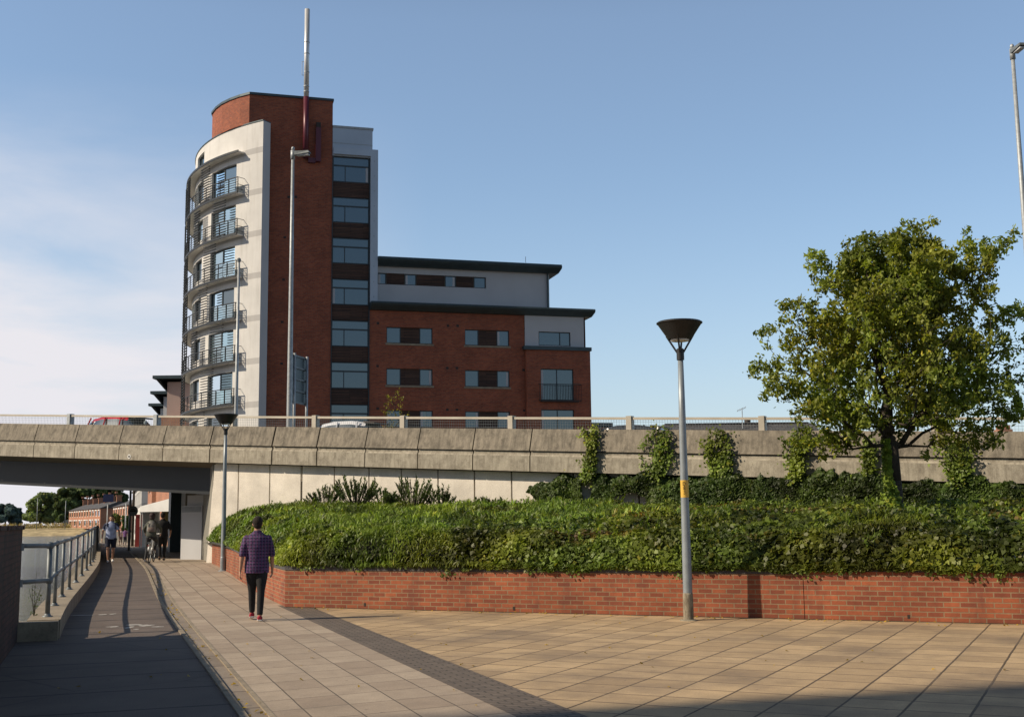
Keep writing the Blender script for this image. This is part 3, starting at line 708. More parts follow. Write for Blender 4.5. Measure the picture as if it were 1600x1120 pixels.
# shrubs against the cream wall
def rosette_shrub(name, label, base, rad, h, n, tint=(1, 1, 1), size=.15, group='bushy shrubs in front of the cream wall'):
    rt = thing(name, base, label, 'shrub', group)
    p = MB(); Ps, Ns, Us = [], [], []
    for k in range(n):
        an = RNG.random()*2*PI; rr = rad*math.sqrt(RNG.random()); hz = h*(1-.45*(rr/rad)**2)*(.75+.35*RNG.random())
        tip = Vector((base[0]+rr*math.cos(an), base[1]+rr*math.sin(an), base[2]+hz)); mid = Vector((base[0]+rr*.5*math.cos(an), base[1]+rr*.5*math.sin(an), base[2]+hz*.4))
        p.tube([base, mid, tip], [.018, .012, .006], 5, loc=True)
        for j in range(26):
            t = 1-j/26*.85; c = (mid*(1-t)+tip*t) if t > 0 else mid
            a2 = RNG.random()*2*PI; dr = np.array([math.cos(a2), math.sin(a2), .9+.5*t]); dr /= np.linalg.norm(dr)
            Ps.append(np.array(c)+dr*size*.45); Us.append(dr); Ns.append(np.cross(dr, np.array([-dr[1], dr[0], 0.01]))+RNG.normal(size=3)*.2)
    p.build('stem', M['bark'], rt)
    Ps, Ns, Us = map(np.array, (Ps, Ns, Us)); c = leafcol(Ps, 2.5, .5, 1.4)*np.array(tint)
    leaves('foliage', Ps, Ns, size*(.7+.5*RNG.random(len(Ps))), c, M['shrub'], parent=rt, aspect=.26, up=Us*2.5)
    return rt
def atbank(px_, Yb):
    d = A(px_, 790, Yb); z = bank_h(np.array([[d.x, d.y]]))[0]; return Vector((d.x, d.y, z-.1))
for (px_, n_off, rad, h, n, lab) in [(556, 1.3, .95, 1.15, 60, 'tallest leafy shrub against the cream wall, above the walking man'),
        (508, 1.4, .75, .75, 34, 'smaller leafy shrub at the left end of the row by the wall'),
        (645, 1.2, .95, 1.15, 60, 'full rounded shrub beside the cream wall, second of the tall pair'),
        (598, 1.6, .6, .7, 24, 'low shrub filling the gap between the two tall shrubs'),
        (690, 1.3, .6, .85, 24, 'loose shrub right of the tall pair by the wall'),
        (760, 1.2, .9, .5, 30, 'low spreading shrub near the edge of the ivy mass')]:
    s_ = BR.on(px_, 780, nW-n_off)[0]; q = BR(s_, nW-n_off, 0); z = bank_h(np.array([[q.x, q.y]]))[0]
    rosette_shrub('shrub', lab, Vector((q.x, q.y, z-.12)), rad, h, n)
# ---------------------------------------------------------------- street lamps
def bowl_lamp(name, base, label, foot=True):
    rt = thing(name, base, label, 'street lamp', 'bowl topped street lamps')
    x, y, z = base
    p = MB(); p.lathe([(.075, .42), (.072, 1.1), (.070, 1.12), (.056, 3.2), (.045, 4.18), (0, 4.18)], base, 20); p.build('pole', M['lamp_pole'], rt, smooth=True)
    p = MB(); p.lathe([(.082, -.02), (.084, .18), (.080, .40), (.076, .43), (0, .43)], base, 20)
    p.lathe([(.15, -.01), (.14, .012), (.085, .02)], base, 14); p.build('foot', M['rusty'] if foot else M['lamp_pole'], rt, smooth=True)
    p = MB(); p.lathe([(.0, 4.16), (.062, 4.16), (.062, 4.33), (.045, 4.35), (0, 4.35)], base, 16); p.build('collar', M['black_metal'], rt)
    p = MB(); p.lathe([(.0, 4.50), (.19, 4.50), (.21, 4.53), (.36, 4.755), (.375, 4.76), (.375, 4.775), (.35, 4.79), (.12, 4.81), (0, 4.812)], base, 36)
    p.build('bowl', M['black_metal'], rt, smooth=False)
    p = MB(); p.lathe([(.0, 4.495), (.15, 4.495), (.15, 4.47), (0, 4.465)], base, 24); p.build('lens', M['white_paint'], rt)
    for k in range(4):
        an = PI/4+k*PI/2+.5; p = MB(); c, s = math.cos(an), math.sin(an)
        p.tube([(x+.05*c, y+.05*s, z+4.28), (x+.22*c, y+.22*s, z+4.56)], .016, 6); p.build('strut', M['black_metal'], rt)
    return rt
lb = G(1076, 969); lb.z = 0
lamp = bowl_lamp('street_lamp', lb, 'grey bowl-topped street lamp with a yellow plate standing before the red brick planter wall')
# yellow plate wrapped round the pole with its lettering
pz0 = A(1068, 777, lb.y).z; pz1 = A(1068, 750, lb.y).z
def arcband(rad, a0, a1, z0, z1, m, nm):
    p = MB(); n = 10
    for k in range(n):
        t0, t1 = a0+(a1-a0)*k/n, a0+(a1-a0)*(k+1)/n
        p.quad([(lb.x+rad*math.cos(t0), lb.y+rad*math.sin(t0), z0), (lb.x+rad*math.cos(t1), lb.y+rad*math.sin(t1), z0), (lb.x+rad*math.cos(t1), lb.y+rad*math.sin(t1), z1), (lb.x+rad*math.cos(t0), lb.y+rad*math.sin(t0), z1)])
    return p.build(nm, m, lamp)
plate = arcband(.0665, math.radians(190), math.radians(345), pz0, pz1, M['yellow'], 'number_plate')
for ch, fz in (('D', .80), ('8', .55), ('3', .30)):
    c = bpy.data.curves.new('lettering', 'FONT'); c.body = ch; c.size = .082; c.align_x = 'CENTER'; c.extrude = .001; c.materials.append(M['ink'])
    o = bpy.data.objects.new('tmp', c); COL.objects.link(o); bpy.context.view_layer.update(); me = bpy.data.meshes.new_from_object(o.evaluated_get(bpy.context.evaluated_depsgraph_get())); bpy.data.objects.remove(o)
    o = bpy.data.objects.new('lettering', me); COL.objects.link(o); o.parent = plate
    o.location = Vector((-.012, -.0705, pz0+(pz1-pz0)*fz-.03-lb.z)); o.rotation_euler = (PI/2, 0, math.radians(-6))
ll = G(348, 901); ll = PA(ll.dot(Qv), 37.6, gz(37.6)); q = A(348, 901, ll.y); ll = Vector((q.x, q.y, gz(37.6)))
bowl_lamp('street_lamp', ll, 'grey bowl-topped street lamp standing on the pavement beside the return of the planter wall', False)

def tall_lamp(name, base, top, label, arm):
    rt = thing(name, base, label, 'lamp post', 'tall road lamp posts on the bridge')
    h = top-base[2]; p = MB(); p.lathe([(.115, 0), (.11, h*.2), (.085, h*.6), (.06, h), (0, h)], base, 14); p.build('pole', M['galv'], rt, smooth=True)
    p = MB(); b = Vector(base)+Vector((0, 0, h)); d = Vector(arm).normalized()
    p.tube([b+Vector((0, 0, -.25)), b+Vector((0, 0, .12))], .09, 10); p.tube([b, b+d*.25+Vector((0, 0, .05))], .04, 8); p.ell(b+Vector((0, 0, .2)), (.07, .07, .09), 6)
    p.build('bracket', M['galv'], rt, smooth=True)
    p = MB(Frame((b.x, b.y), (d.x, d.y)))
    z = b.z
    p.hexa([(.12, -.14, z-.10), (.75, -.12, z-.05), (.75, .12, z-.05), (.12, .14, z-.10), (.10, -.13, z+.06), (.70, -.09, z+.05), (.70, .09, z+.05), (.10, .13, z+.06)])
    lh = p.build('lantern', M['galv_dark'], rt)
    p = MB(Frame((b.x, b.y), (d.x, d.y))); p.box(.2, .7, -.09, .09, z-.13, z-.085); p.build('lens', M['render'], lh)
    return rt
tb = A(452, 662, 46.5); tt = A(460, 240, 46.5)
tall_lamp('tall_lamp_post', Vector((tb.x, tb.y, 3.9)), tt.z, 'very tall galvanised road lamp standing in front of the dark brick side of the tower', (1, -.25, 0))
p_ = MB()
tb = A(1600, 335, 38); tt = A(1582, 82, 38)
rl = tall_lamp('tall_lamp_post', Vector((tb.x, tb.y, 2.6)), tt.z, 'tall galvanised road lamp cut by the right edge, rising above the tree', (.06, -1, 0))
tpb = A(368.5, 662, 45.5); tpt = A(372.5, 405, 45.5)
sp = thing('slim_lamp_post', (tpb.x, tpb.y, 4.2), 'slim grey pole on the bridge in front of the curved balconies', 'pole')
p = MB(); p.lathe([(.075, 0), (.07, 2), (.045, tpt.z-4.2), (0, tpt.z-4.2)], (tpb.x, tpb.y, 4.2), 12); p.build('pole', M['galv'], sp, smooth=True)
p = MB(); p.lathe([(.075, -.1), (.08, .0), (.03, .05), (0, .05)], (tpb.x, tpb.y, tpt.z), 10); p.build('cap', M['galv_dark'], sp)

# ---------------------------------------------------------------- road sign seen from behind
s0 = A(463, 553, 49); s1 = A(493, 560, 50.3); zt = s0.z; zb = A(463, 628, 49).z
SG = Frame((s0.x-.25, s0.y-.1), (s1.x-s0.x, s1.y-s0.y+.9)); wd = (Vector((s1.x, s1.y))-Vector((s0.x-.25, s0.y))).length+.05
sg = thing('road_sign', SG(wd/2, 0, 4), 'back of a grey road sign on two posts on the bridge beside the tall lamp', 'road sign')
p = MB(SG); p.box(0, wd, .0, .02, zb, zt); p.build('sign_panel', M['roof_metal'], sg)
for k in range(5):
    p = MB(SG); z = zb+(zt-zb)*(k+.06)/4.1; p.box(0, wd, -.045, -.003, z-.04, z+.04); p.build('crossbar', M['galv_dark'], sg)
for a in (.26, wd-.12):
    p = MB(SG); p.tube([(a, -.10, 3.6), (a, -.10, zt+.06)], .055, 10); p.build('post', M['galv'], sg, smooth=True)

# ---------------------------------------------------------------- tree
def grow_tree(name, label, base, fork, targets, m_leaf, trunk_r, leaf_size, n_leaf_per, leaf_tint=(1, 1, 1), aspect=.5, tip_pull=.9, cat='tree', step=.28, leafy=.014):
    rt = thing(name, base, label, cat)
    nodes = [Vector(base), Vector(base)*.5+Vector(fork)*.5+Vector((.03, .02, 0)), Vector(fork)]; par = [-1, 0, 1]
    fk = Vector(fork); targets = sorted(targets, key=lambda t: (t-fk).length)
    arr = np.array([tuple(n) for n in nodes]); pl_ = [0, 1, 2.]
    plen = [0., 0., 0.]
    for t in targets:
        a_ = np.array([tuple(n) for n in nodes[2:]]) if len(nodes) > 2 else arr
        d = np.linalg.norm(a_-np.array(t), axis=1)+.28*np.array(plen[2:]); j = int(d.argmin())+2
        st = nodes[j]; dist = (t-st).length; k = max(1, int(dist/step)); prev = j
        for i in range(1, k+1):
            f_ = i/k; q = st.lerp(t, f_)+Vector((0, 0, -.10*dist*math.sin(PI*f_)))+Vector(RNG.normal(size=3)*.03*(i < k))
            nodes.append(q); par.append(prev); plen.append(plen[prev]+dist/k); prev = len(nodes)-1
    cnt = [0]*len(nodes); ch = [[] for _ in nodes]
    for i, p_ in enumerate(par):
        if p_ >= 0: ch[p_].append(i)
    for i in range(len(nodes)-1, -1, -1): cnt[i] = 1 if not ch[i] else sum(cnt[c] for c in ch[i])
    tot = cnt[0]; rad = [max(.0058, trunk_r*(c/tot)**.56) for c in cnt]
    rad[0] *= 1.25
    p = MB()
    for i, p_ in enumerate(par):
        if p_ >= 0 and (rad[i] > .0055):
            r1 = min(rad[p_], rad[i]*1.35); p.tube([nodes[p_], nodes[i]], [r1, rad[i]], 8 if rad[i] > .03 else 5, cap=True)
    p.build('trunk', M['bark'], rt, smooth=True, merge=False)
    Ps, Ns, Us = [], [], []
    for i, nd in enumerate(nodes):
        if rad[i] < leafy and i > 2:
            dr = (nd-nodes[par[i]]).normalized(); tip = not ch[i]
            for k in range(n_leaf_per*(2 if tip else 1)):
                o_ = np.array(nd)+RNG.normal(size=3)*(.075 if not tip else .06)+np.array(dr)*RNG.random()*.15*tip
                u_ = np.array(dr)*.5+np.array([0, 0, .75])+RNG.normal(size=3)*.6; Ps.append(o_); Us.append(u_); Ns.append(RNG.normal(size=3)+np.array([-.2, -.2, .5]))
    Ps, Ns, Us = map(np.array, (Ps, Ns, Us)); c = leafcol(Ps, 1.3, .6, 1.4, .3)*np.array(leaf_tint)
    leaves('crown', Ps, Ns, leaf_size*(.6+.7*RNG.random(len(Ps))), c, m_leaf, parent=rt, aspect=aspect, up=Us*1.6)
    return rt, len(Ps)
YT = 26.5
tc = A(1403, 560, YT); fork = A(1391, 690, YT); tbase = Vector((fork.x+.02, YT, 1.5))
prof = [(352, 15), (375, 70), (400, 120), (430, 150), (470, 172), (510, 196), (560, 205), (600, 195), (640, 165), (665, 130), (690, 60)]
zz = [A(1400, y, YT).z for y, _ in prof][::-1]; rr = [r*YT/1850 for _, r in prof][::-1]
tg = []
lob = [(random.random()*2*PI, random.uniform(.75, 1.16)) for _ in range(9)]
random.seed(21); RNG = np.random.default_rng(21)
tips = []
for (x, y) in [(1435, 352), (1410, 372), (1375, 370), (1325, 392), (1265, 405), (1300, 430), (1232, 468), (1192, 512), (1186, 570), (1205, 605), (1245, 645), (1262, 690), (1300, 698), (1470, 400), (1510, 372), (1572, 375), (1548, 392), (1555, 450), (1598, 488), (1612, 540), (1625, 600), (1600, 645), (1560, 684), (1500, 690)]:
    tips.append(A(x, y, YT+random.uniform(-.7, .7)))
for k in range(44):
    z = random.uniform(zz[1], zz[-1]-.3); R_ = np.interp(z, zz, rr); an = random.random()*2*PI; r_ = R_*random.uniform(.5, .86)
    tips.append(Vector((tc.x+r_*math.cos(an), YT+r_*math.sin(an)*.95, z)))
for k in range(260):
    z = random.uniform(fork.z+.35, fork.z+2.6); R_ = np.interp(z, zz, rr); an = random.random()*2*PI; r_ = R_*math.sqrt(random.random())*.8
    tg.append(Vector((tc.x+r_*math.cos(an), YT+r_*math.sin(an)*.95, z)))
for tp in tips:
    cen = Vector((tc.x, YT, fork.z+.25+.38*(tp.z-fork.z))); ln = (tp-cen).length
    for k in range(int(8+ln*9)):
        f_ = random.random()**.75; f_ = .25+.75*f_; w_ = .10+.42*(1-f_)
        tg.append(cen.lerp(tp, f_)+Vector((random.gauss(0, w_), random.gauss(0, w_), random.gauss(0, w_*.8)+.12*math.sin(PI*f_))))
for (x, y) in [(1435, 352), (1265, 408), (1325, 392), (1232, 470), (1190, 512), (1186, 572), (1575, 372), (1552, 385), (1510, 372), (1598, 488), (1250, 640), (1205, 600), (1560, 683), (1500, 690), (1300, 695), (1282, 690), (1375, 370), (1595, 560), (1600, 640), (1540, 420), (1545, 400), (1270, 430), (1280, 450), (1450, 380), (1205, 520), (1240, 690), (1530, 688)]:
    for k in range(1): q = A(x, y, YT+random.uniform(-.5, .5)); tg.append(q+Vector((random.uniform(-.08, .08), 0, -random.uniform(0, .14))))
tr, nl = grow_tree('broadleaf_tree', 'broad leafy green tree growing out of the ivy bank at the right', tbase, fork, tg, M['tree_leaf'], .17, .122, 17, aspect=.5, leafy=.02, step=.24)
print('tree leaves', nl)
# ivy on the trunk
n = 1100; zt = fork.z+.05; z = 1.7+(zt-1.7)*RNG.random(n)**1.6; an = PI*1.02+RNG.random(n)*PI*.42*(1+np.clip(2.5-z, 0, 1)); r_ = .15+.16*RNG.random(n)*np.clip((2.8-z), .15, 1)
P = np.stack([tbase.x-.05+r_*np.cos(an), tbase.y+r_*np.sin(an), z], 1)
o = leaves('trunk_ivy', P, np.stack([np.cos(an), np.sin(an), .4+0*an], 1)+RNG.normal(size=P.shape)*.4, .095*(.6+.8*RNG.random(n)), leafcol(P, 2, .8, 1.6)*np.array((1.3, 1.35, 1)), M['ivy'], loc=tbase)
tag(o, 'bright ivy wrapped around the lower trunk of the tree', 'ivy')

# small yellowing sapling on the road in front of the brick block
sb = A(618, 668, 49.5); sb.z = 3.7; st_ = A(617, 616, 49.5)
tg2 = []
while len(tg2) < 60:
    z = random.uniform(4.6, st_.z); w_ = .62*math.sin(PI*min(1, (z-4.2)/(st_.z-4.1)))**.5; an = random.random()*6.28; r_ = w_*math.sqrt(random.random())
    tg2.append(Vector((sb.x+r_*math.cos(an), sb.y+r_*math.sin(an), z)))
grow_tree('sapling', 'small yellow green sapling behind the parapet in front of the brick block', sb, sb+Vector((0, 0, .7)), tg2, M['tree_leaf'], .035, .10, 4, (1.3, 1.0, .6), .45, leafy=.012, step=.2)

# ---------------------------------------------------------------- tower and low block
SCF = .0
bt = thing('apartment_building', TW(5, 8, 0), 'red brick apartment building with a curved cream balcony front, tall tower and lower wing', 'building')
def holed(mb, s0, s1, z0, z1, holes, n, depth):
    S = sorted({s0, s1, *[h[0] for h in holes], *[h[1] for h in holes]}); Z = sorted({z0, z1, *[h[2] for h in holes], *[h[3] for h in holes]})
    for a, b in zip(S, S[1:]):
        for c, d in zip(Z, Z[1:]):
            m_, k_ = (a+b)/2, (c+d)/2
            if any(h[0] < m_ < h[1] and h[2] < k_ < h[3] for h in holes): continue
            mb.quad([(a, n, c), (b, n, c), (b, n, d), (a, n, d)])
    for a, b, c, d in holes:
        mb.quad([(a, n, c), (a, n+depth, c), (a, n+depth, d), (a, n, d)]); mb.quad([(b, n, c), (b, n+depth, c), (b, n+depth, d), (b, n, d)])
        mb.quad([(a, n, c), (b, n, c), (b, n+depth, c), (a, n+depth, c)]); mb.quad([(a, n, d), (b, n, d), (b, n+depth, d), (a, n+depth, d)])
def window(parent, s0, s1, z0, z1, n, splits=(), zsp=None, gm='glass', fr=TW, ft=.06):
    """frame (part) with glass pane (sub-part); splits = positions of mullions; zsp = transom height"""
    p = MB(fr); n1 = n+.07
    p.box(s0, s0+ft, n, n1, z0, z1); p.box(s1-ft, s1, n, n1, z0, z1); p.box(s0+ft, s1-ft, n, n1, z0, z0+ft); p.box(s0+ft, s1-ft, n, n1, z1-ft, z1)
    tz = z1-ft if zsp is None else zsp
    for x in splits: p.box(x-ft/2, x+ft/2, n+.005, n1-.005, z0+ft, tz-.02)
    if zsp is not None: p.box(s0+ft, s1-ft, n+.005, n1-.005, zsp-.05, zsp+.05)
    w_ = p.build('window', M['win_frame'], parent)
    g = MB(fr)
    xs = [s0+ft, *splits, s1-ft]
    for a, b in zip(xs, xs[1:]):
        tl = random.uniform(-.012, .012)
        g.quad([(a, n+.04, z0+ft), (b, n+.04+tl, z0+ft), (b, n+.045+tl, tz), (a, n+.045, tz)])
    g.build('pane', M[gm], w_, merge=False)
    if random.random() < .5 and s1-s0 > .6:      # pale curtain edge just inside the pane
        q = MB(fr); a_ = s0+ft if random.random() < .5 else s1-ft-.18; q.box(a_, a_+.16, n+.028, n+.034, z0+ft+.02, tz-.03); q.build('curtain', M['render'], w_)
    return w_
FL = 2.965
# brick core (front from s=-.5 to 5.37) and drum behind the cream wall
core = [(-.5, .5), (-1.9, 2.0), (-2.55, 3.2), (-3.2, 5.9), (-3.2, 9), (-2.6, 13), (5.37, 14), (5.37, .0), (5.37, 0)]
zdr = TW.on(390, 146)[1]
dr = [Vector(G(x, y, zdr).xy) for x, y in ((390, 146), (375, 150), (360, 155.5), (347, 162), (338, 169), (332, 177))]+[Vector(q) for q in [(-22.6, 89.5), (-22.8, 92), (-22, 97)]]; print('drum', zdr, dr)
poly = [TW(5.37, 0, 0).xy, TW(5.37, 16, 0).xy]+[d.xy for d in dr[::-1]]
low = [TW(5.37, 0, 0).xy, TW(5.37, 16, 0).xy, TW(-1.5, 16, 0).xy, TW(-1.5, 3.5, 0).xy, TW(.42, 1.2, 0).xy, TW(.42, 0, 0).xy]
mb = MB(); mb.prism([(q[0], q[1]) for q in low], 0, 29.42, False); mb.prism([(q[0], q[1]) for q in poly], 29.42, 31.55, True); mb.build('brick_core', M['brick_tower'], bt, merge=False)
def offset_poly(poly, d):
    c = Vector((sum(q[0] for q in poly)/len(poly), sum(q[1] for q in poly)/len(poly)))
    return [tuple(Vector(q)+(Vector(q)-c).normalized()*d) for q in poly]
mb = MB(); mb.prism(offset_poly(poly, .10), 31.552, 31.72, True); mb.build('roof_coping', M['roof_metal'], bt)
# cream curved wall
CC = Vector((-9.5, 93.0)); RW = 15.4
def arcp(th, r, z): return Vector((CC.x+r*math.cos(th), CC.y+r*math.sin(th), z))
def on_arc(x, y, r=RW):
    d = ray(x, y); o_ = Vector((0, 0, CAM_H)); a = d.x**2+d.y**2; b = 2*(d.x*(o_.x-CC.x)+d.y*(o_.y-CC.y)); c = CC.length_squared-r*r
    D = b*b-4*a*c
    if D < 0: return math.radians(196), (o_+d*(-b/(2*a))).z
    t = (-b-math.sqrt(D))/(2*a); q = o_+d*t; return math.atan2(q.y-CC.y, q.x-CC.x) % (2*PI), q.z
T0 = on_arc(408, 400)[0]; T1 = math.radians(150); ZTOP = on_arc(405, 190)[1]; print('ZTOP', ZTOP)
zb0 = on_arc(365, 298, RW+.9)[1]            # balcony level of the top floor
levels = [zb0-FL*k for k in range(0, 9) if zb0-FL*k > 1]
thw = lambda a, b: (on_arc(a, 300)[0], on_arc(b, 300)[0])
wA = thw(369, 331); wB = thw(318, 308); wC = (math.radians(203), math.radians(197)); wD = (math.radians(188), math.radians(180)); wE = (math.radians(170), math.radians(162))
holes = []
for lv in levels:
    for i, (a, b) in enumerate((wA, wB, wC, wD, wE)):
        z0 = lv+(.06 if i in (0, 2, 3) else .75); z1 = lv+2.32; holes.append((b, a, z0, z1))
holes.append((thw(318, 308)[1], thw(318, 308)[0], zb0+FL+.3, zb0+FL+1.5))
def arc_wall(mb, th0, th1, r, z0, z1, holes, depth):
    S = {th0, th1, *[h[0] for h in holes], *[h[1] for h in holes]}; n = 46
    S |= {th1+(th0-th1)*k/n for k in range(n)}; S = sorted(S); Z = sorted({z0, z1, *[h[2] for h in holes], *[h[3] for h in holes]})
    for a, b in zip(S, S[1:]):
        if b-a < 1e-5: continue
        for c, d in zip(Z, Z[1:]):
            m_, k_ = (a+b)/2, (c+d)/2
            if any(h[0] < m_ < h[1] and h[2] < k_ < h[3] for h in holes): continue
            mb.quad([arcp(a, r, c), arcp(b, r, c), arcp(b, r, d), arcp(a, r, d)], [(a*r, c), (b*r, c), (b*r, d), (a*r, d)])
    for a, b, c, d in holes:
        for (p, q) in (((a, c), (a, d)), ((b, c), (b, d)), ((a, c), (b, c)), ((a, d), (b, d))):
            mb.quad([arcp(p[0], r, p[1]), arcp(q[0], r, q[1]), arcp(q[0], r-depth, q[1]), arcp(p[0], r-depth, p[1])])
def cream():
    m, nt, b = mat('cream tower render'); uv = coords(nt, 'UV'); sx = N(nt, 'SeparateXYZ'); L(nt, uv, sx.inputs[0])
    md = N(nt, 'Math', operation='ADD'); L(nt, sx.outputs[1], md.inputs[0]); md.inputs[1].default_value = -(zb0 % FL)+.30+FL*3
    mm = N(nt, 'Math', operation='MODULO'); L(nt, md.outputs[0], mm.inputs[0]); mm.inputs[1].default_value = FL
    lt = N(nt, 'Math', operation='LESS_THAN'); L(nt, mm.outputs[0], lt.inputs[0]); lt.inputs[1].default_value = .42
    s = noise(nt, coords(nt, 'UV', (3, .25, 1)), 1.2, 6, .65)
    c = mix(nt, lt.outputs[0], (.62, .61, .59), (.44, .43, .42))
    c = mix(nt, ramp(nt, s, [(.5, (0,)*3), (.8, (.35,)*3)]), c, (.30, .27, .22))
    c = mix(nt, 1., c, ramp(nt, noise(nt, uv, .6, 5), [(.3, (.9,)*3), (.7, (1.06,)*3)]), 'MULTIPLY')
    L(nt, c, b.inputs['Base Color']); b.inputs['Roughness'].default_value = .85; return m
M['cream'] = cream()
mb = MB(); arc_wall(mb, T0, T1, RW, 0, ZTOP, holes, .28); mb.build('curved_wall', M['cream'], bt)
mb = MB(); mb.quad([arcp(T0, RW, 0), arcp(T0, RW-.75, 0), arcp(T0, RW-.75, ZTOP), arcp(T0, RW, ZTOP)])
arc_wall(mb, T0, T1, RW-.75, 0, ZTOP, [], 0)
for k in range(40):
    a, b = T0+(T1-T0)*k/40, T0+(T1-T0)*(k+1)/40; mb.quad([arcp(a, RW, ZTOP), arcp(b, RW, ZTOP), arcp(b, RW-.75, ZTOP), arcp(a, RW-.75, ZTOP)])
mb.build('wall_end', M['render'], bt)
def ring(mb, th0, th1, r0_, r1_, z0, z1, n=36):
    for k in range(n):
        a, b = th0+(th1-th0)*k/n, th0+(th1-th0)*(k+1)/n
        for (p, q) in (((r0_, z0), (r1_, z0)), ((r1_, z0), (r1_, z1)), ((r1_, z1), (r0_, z1)), ((r0_, z1), (r0_, z0))):
            mb.quad([arcp(a, p[0], p[1]), arcp(b, p[0], p[1]), arcp(b, q[0], q[1]), arcp(a, q[0], q[1])])
    for a in (th0, th1): mb.quad([arcp(a, r0_, z0), arcp(a, r1_, z0), arcp(a, r1_, z1), arcp(a, r0_, z1)])
mb = MB(); ring(mb, T0, T1, RW-.78, RW+.05, ZTOP, ZTOP+.07); mb.build('wall_capping', M['roof_metal'], bt)
# windows set in the curved wall
for h in holes:
    a, b, c, d = h; p = MB(); r = RW-.2; big = (d-c) > 2
    nseg = 2 if big else 1; ft = .05/RW
    for k in range(nseg+1):
        t = a+(b-a)*k/nseg; ring(p, t-ft if k else t, t+ft if k < nseg else t, r-.04, r+.05, c, d, 1)
    ring(p, a, b, r-.04, r+.05, c, c+.07, 3); ring(p, a, b, r-.04, r+.05, d-.07, d, 3)
    if big: ring(p, a, b, r-.03, r+.04, c+1.0, c+1.06, 3)
    w_ = p.build('window', M['win_frame'], bt)
    g = MB()
    for k in range(nseg):
        t0, t1 = a+(b-a)*k/nseg, a+(b-a)*(k+1)/nseg; j = random.uniform(-.02, .02)
        g.quad([arcp(t0, r+j, c), arcp(t1, r-j, c), arcp(t1, r-j, d), arcp(t0, r+j, d)])
    g.build('pane', M['glass_b'] if random.random() < .45 else M['glass'], w_, merge=False)
# inner lining behind the windows keeps the tower closed
RB = RW+.60; TB0 = on_arc(371, 298, RB)[0]; TB1 = math.radians(168)
for i, lv in enumerate([zb0+FL]+levels):
    bal = i > 0
    p = MB(); ring(p, TB0, TB1, RW+.003, RB, lv-.10, lv-.02); sl = p.build('balcony' if bal else 'canopy_ring', M['balc_under'], bt)
    p = MB(); ring(p, TB0+.002, TB1, RB, RB+.05, lv-.13, lv+.03); p.build('edge_beam', M['balc_metal'], sl)
    if not bal: continue
    # rails
    p = MB(); nr = 44
    for hz, rr_ in ((1.05, .028), (.88, .012), (.71, .012), (.54, .012), (.37, .012), (.2, .012)):
        a0 = TB0 if True else 0
        ring(p, TB0, TB1, RB-.02-rr_, RB-.02+rr_, lv+hz-rr_, lv+hz+rr_, nr)
    q0, q1 = arcp(TB0, RB-.03, 0), arcp(TB0, RW, 0)
    for hz in (1.05, .54, .2): p.tube([(q0.x, q0.y, lv+hz), (q1.x, q1.y, lv+hz)], .022, 5)
    p.build('railing', M['balc_metal'], sl, merge=False)
    p = MB()
    for k in range(19):
        t = TB0+(TB1-TB0)*k/18; q = arcp(t, RB-.03, 0); p.box(q.x-.025, q.x+.025, q.y-.025, q.y+.025, lv-.05, lv+1.05)
    p.build('balusters', M['balc_metal'], sl, merge=False)  # upright balusters of one balcony level, joined in one mesh
    ta, tb_ = on_arc(366, 300, RB)[0], on_arc(350 if i % 2 else 338, 300, RB)[0]
    g = MB(); ring(g, tb_, ta, RB-.06, RB-.05, lv+.1, lv+.98, 4); g.build('glass_screen', M['glass_b'], sl)
    # louvre screens between balcony levels
    for (x0, x1) in ([(326, 313)] if i % 3 == 1 else [(352, 333), (312, 304)] if i % 3 == 2 else [(338, 320)]):
        t0, t1 = on_arc(x0, 300, RB)[0], on_arc(x1, 300, RB)[0]; p = MB()
        for z in np.arange(lv+.12, lv+FL-.25, .19): ring(p, t1, t0, RB-.10, RB+.02, z, z+.045, 3)
        p.build('louvre_screen', M['balc_metal'], bt, merge=False)
    for tdeg in (203, 193):
        t = math.radians(tdeg+(i % 3)*.9); p = MB()
        for z in np.arange(lv+.06, lv+FL-.2, .21): ring(p, t-.03, t+.03, RB-.03, RB+.09, z, z+.04, 2)
        for q_ in (t-.03, t+.03):
            q = arcp(q_, RB+.02, 0); p.box(q.x-.03, q.x+.03, q.y-.03, q.y+.03, lv, lv+FL-.2)
        p.build('louvre_screen', M['balc_metal'], bt, merge=False)

# flue on the brick face
fx, _ = TW.on(478.5, 250, -.45)
p = MB(TW); z0 = TW.on(477, 247, -.3)[1]; zm = TW.on(479, 152, -.3)[1]; zt = TW.on(480, 15, -.3)[1]
fx = TW.on(478, 200, -.3)[0]; fxt = TW.on(480, 20, -.3)[0]
p.tube([(fx, -.3, z0), (fx, -.3, zm)], .20, 14); fl = p.build('flue', M['flue'], bt, smooth=True)
p = MB(TW); p.tube([(fx, -.3, zm), (fx, -.3, zt)], .185, 14); p.build('flue_pipe', M['flue_top'], bt, smooth=True)
p = MB(TW)
for t in (.06, .12, .28, .49, .62): z = zm+(zt-zm)*t*1.0; p.tube([(fx, -.3, z-.03), (fx, -.3, z+.03)], .205, 14)
p.tube([(fx-.32, -.3, zm+1.6), (fx-.32, -.3, zm+2.6)], .02, 5); p.tube([(fx-.32, -.3, zm+1.6), (fx, -.3, zm+1.6)], .02, 5); p.tube([(fx-.32, -.3, zm+2.6), (fx, -.3, zm+2.6)], .02, 5)
p.build('flue_band', M['galv'], bt)
a0 = TW.on(493, 250, -.15)[0]; a1 = TW.on(501, 250, -.15)[0]; zA = TW.on(497, 200, -.15)[1]; zB = TW.on(497, 253, -.15)[1]
p = MB(TW); p.box(a0, a1, -.32, -.003, zB, zA); p.box(fx+.2, a0, -.22, -.003, zB-.1, zB+.25); p.build('flue_box', M['flue'], bt)
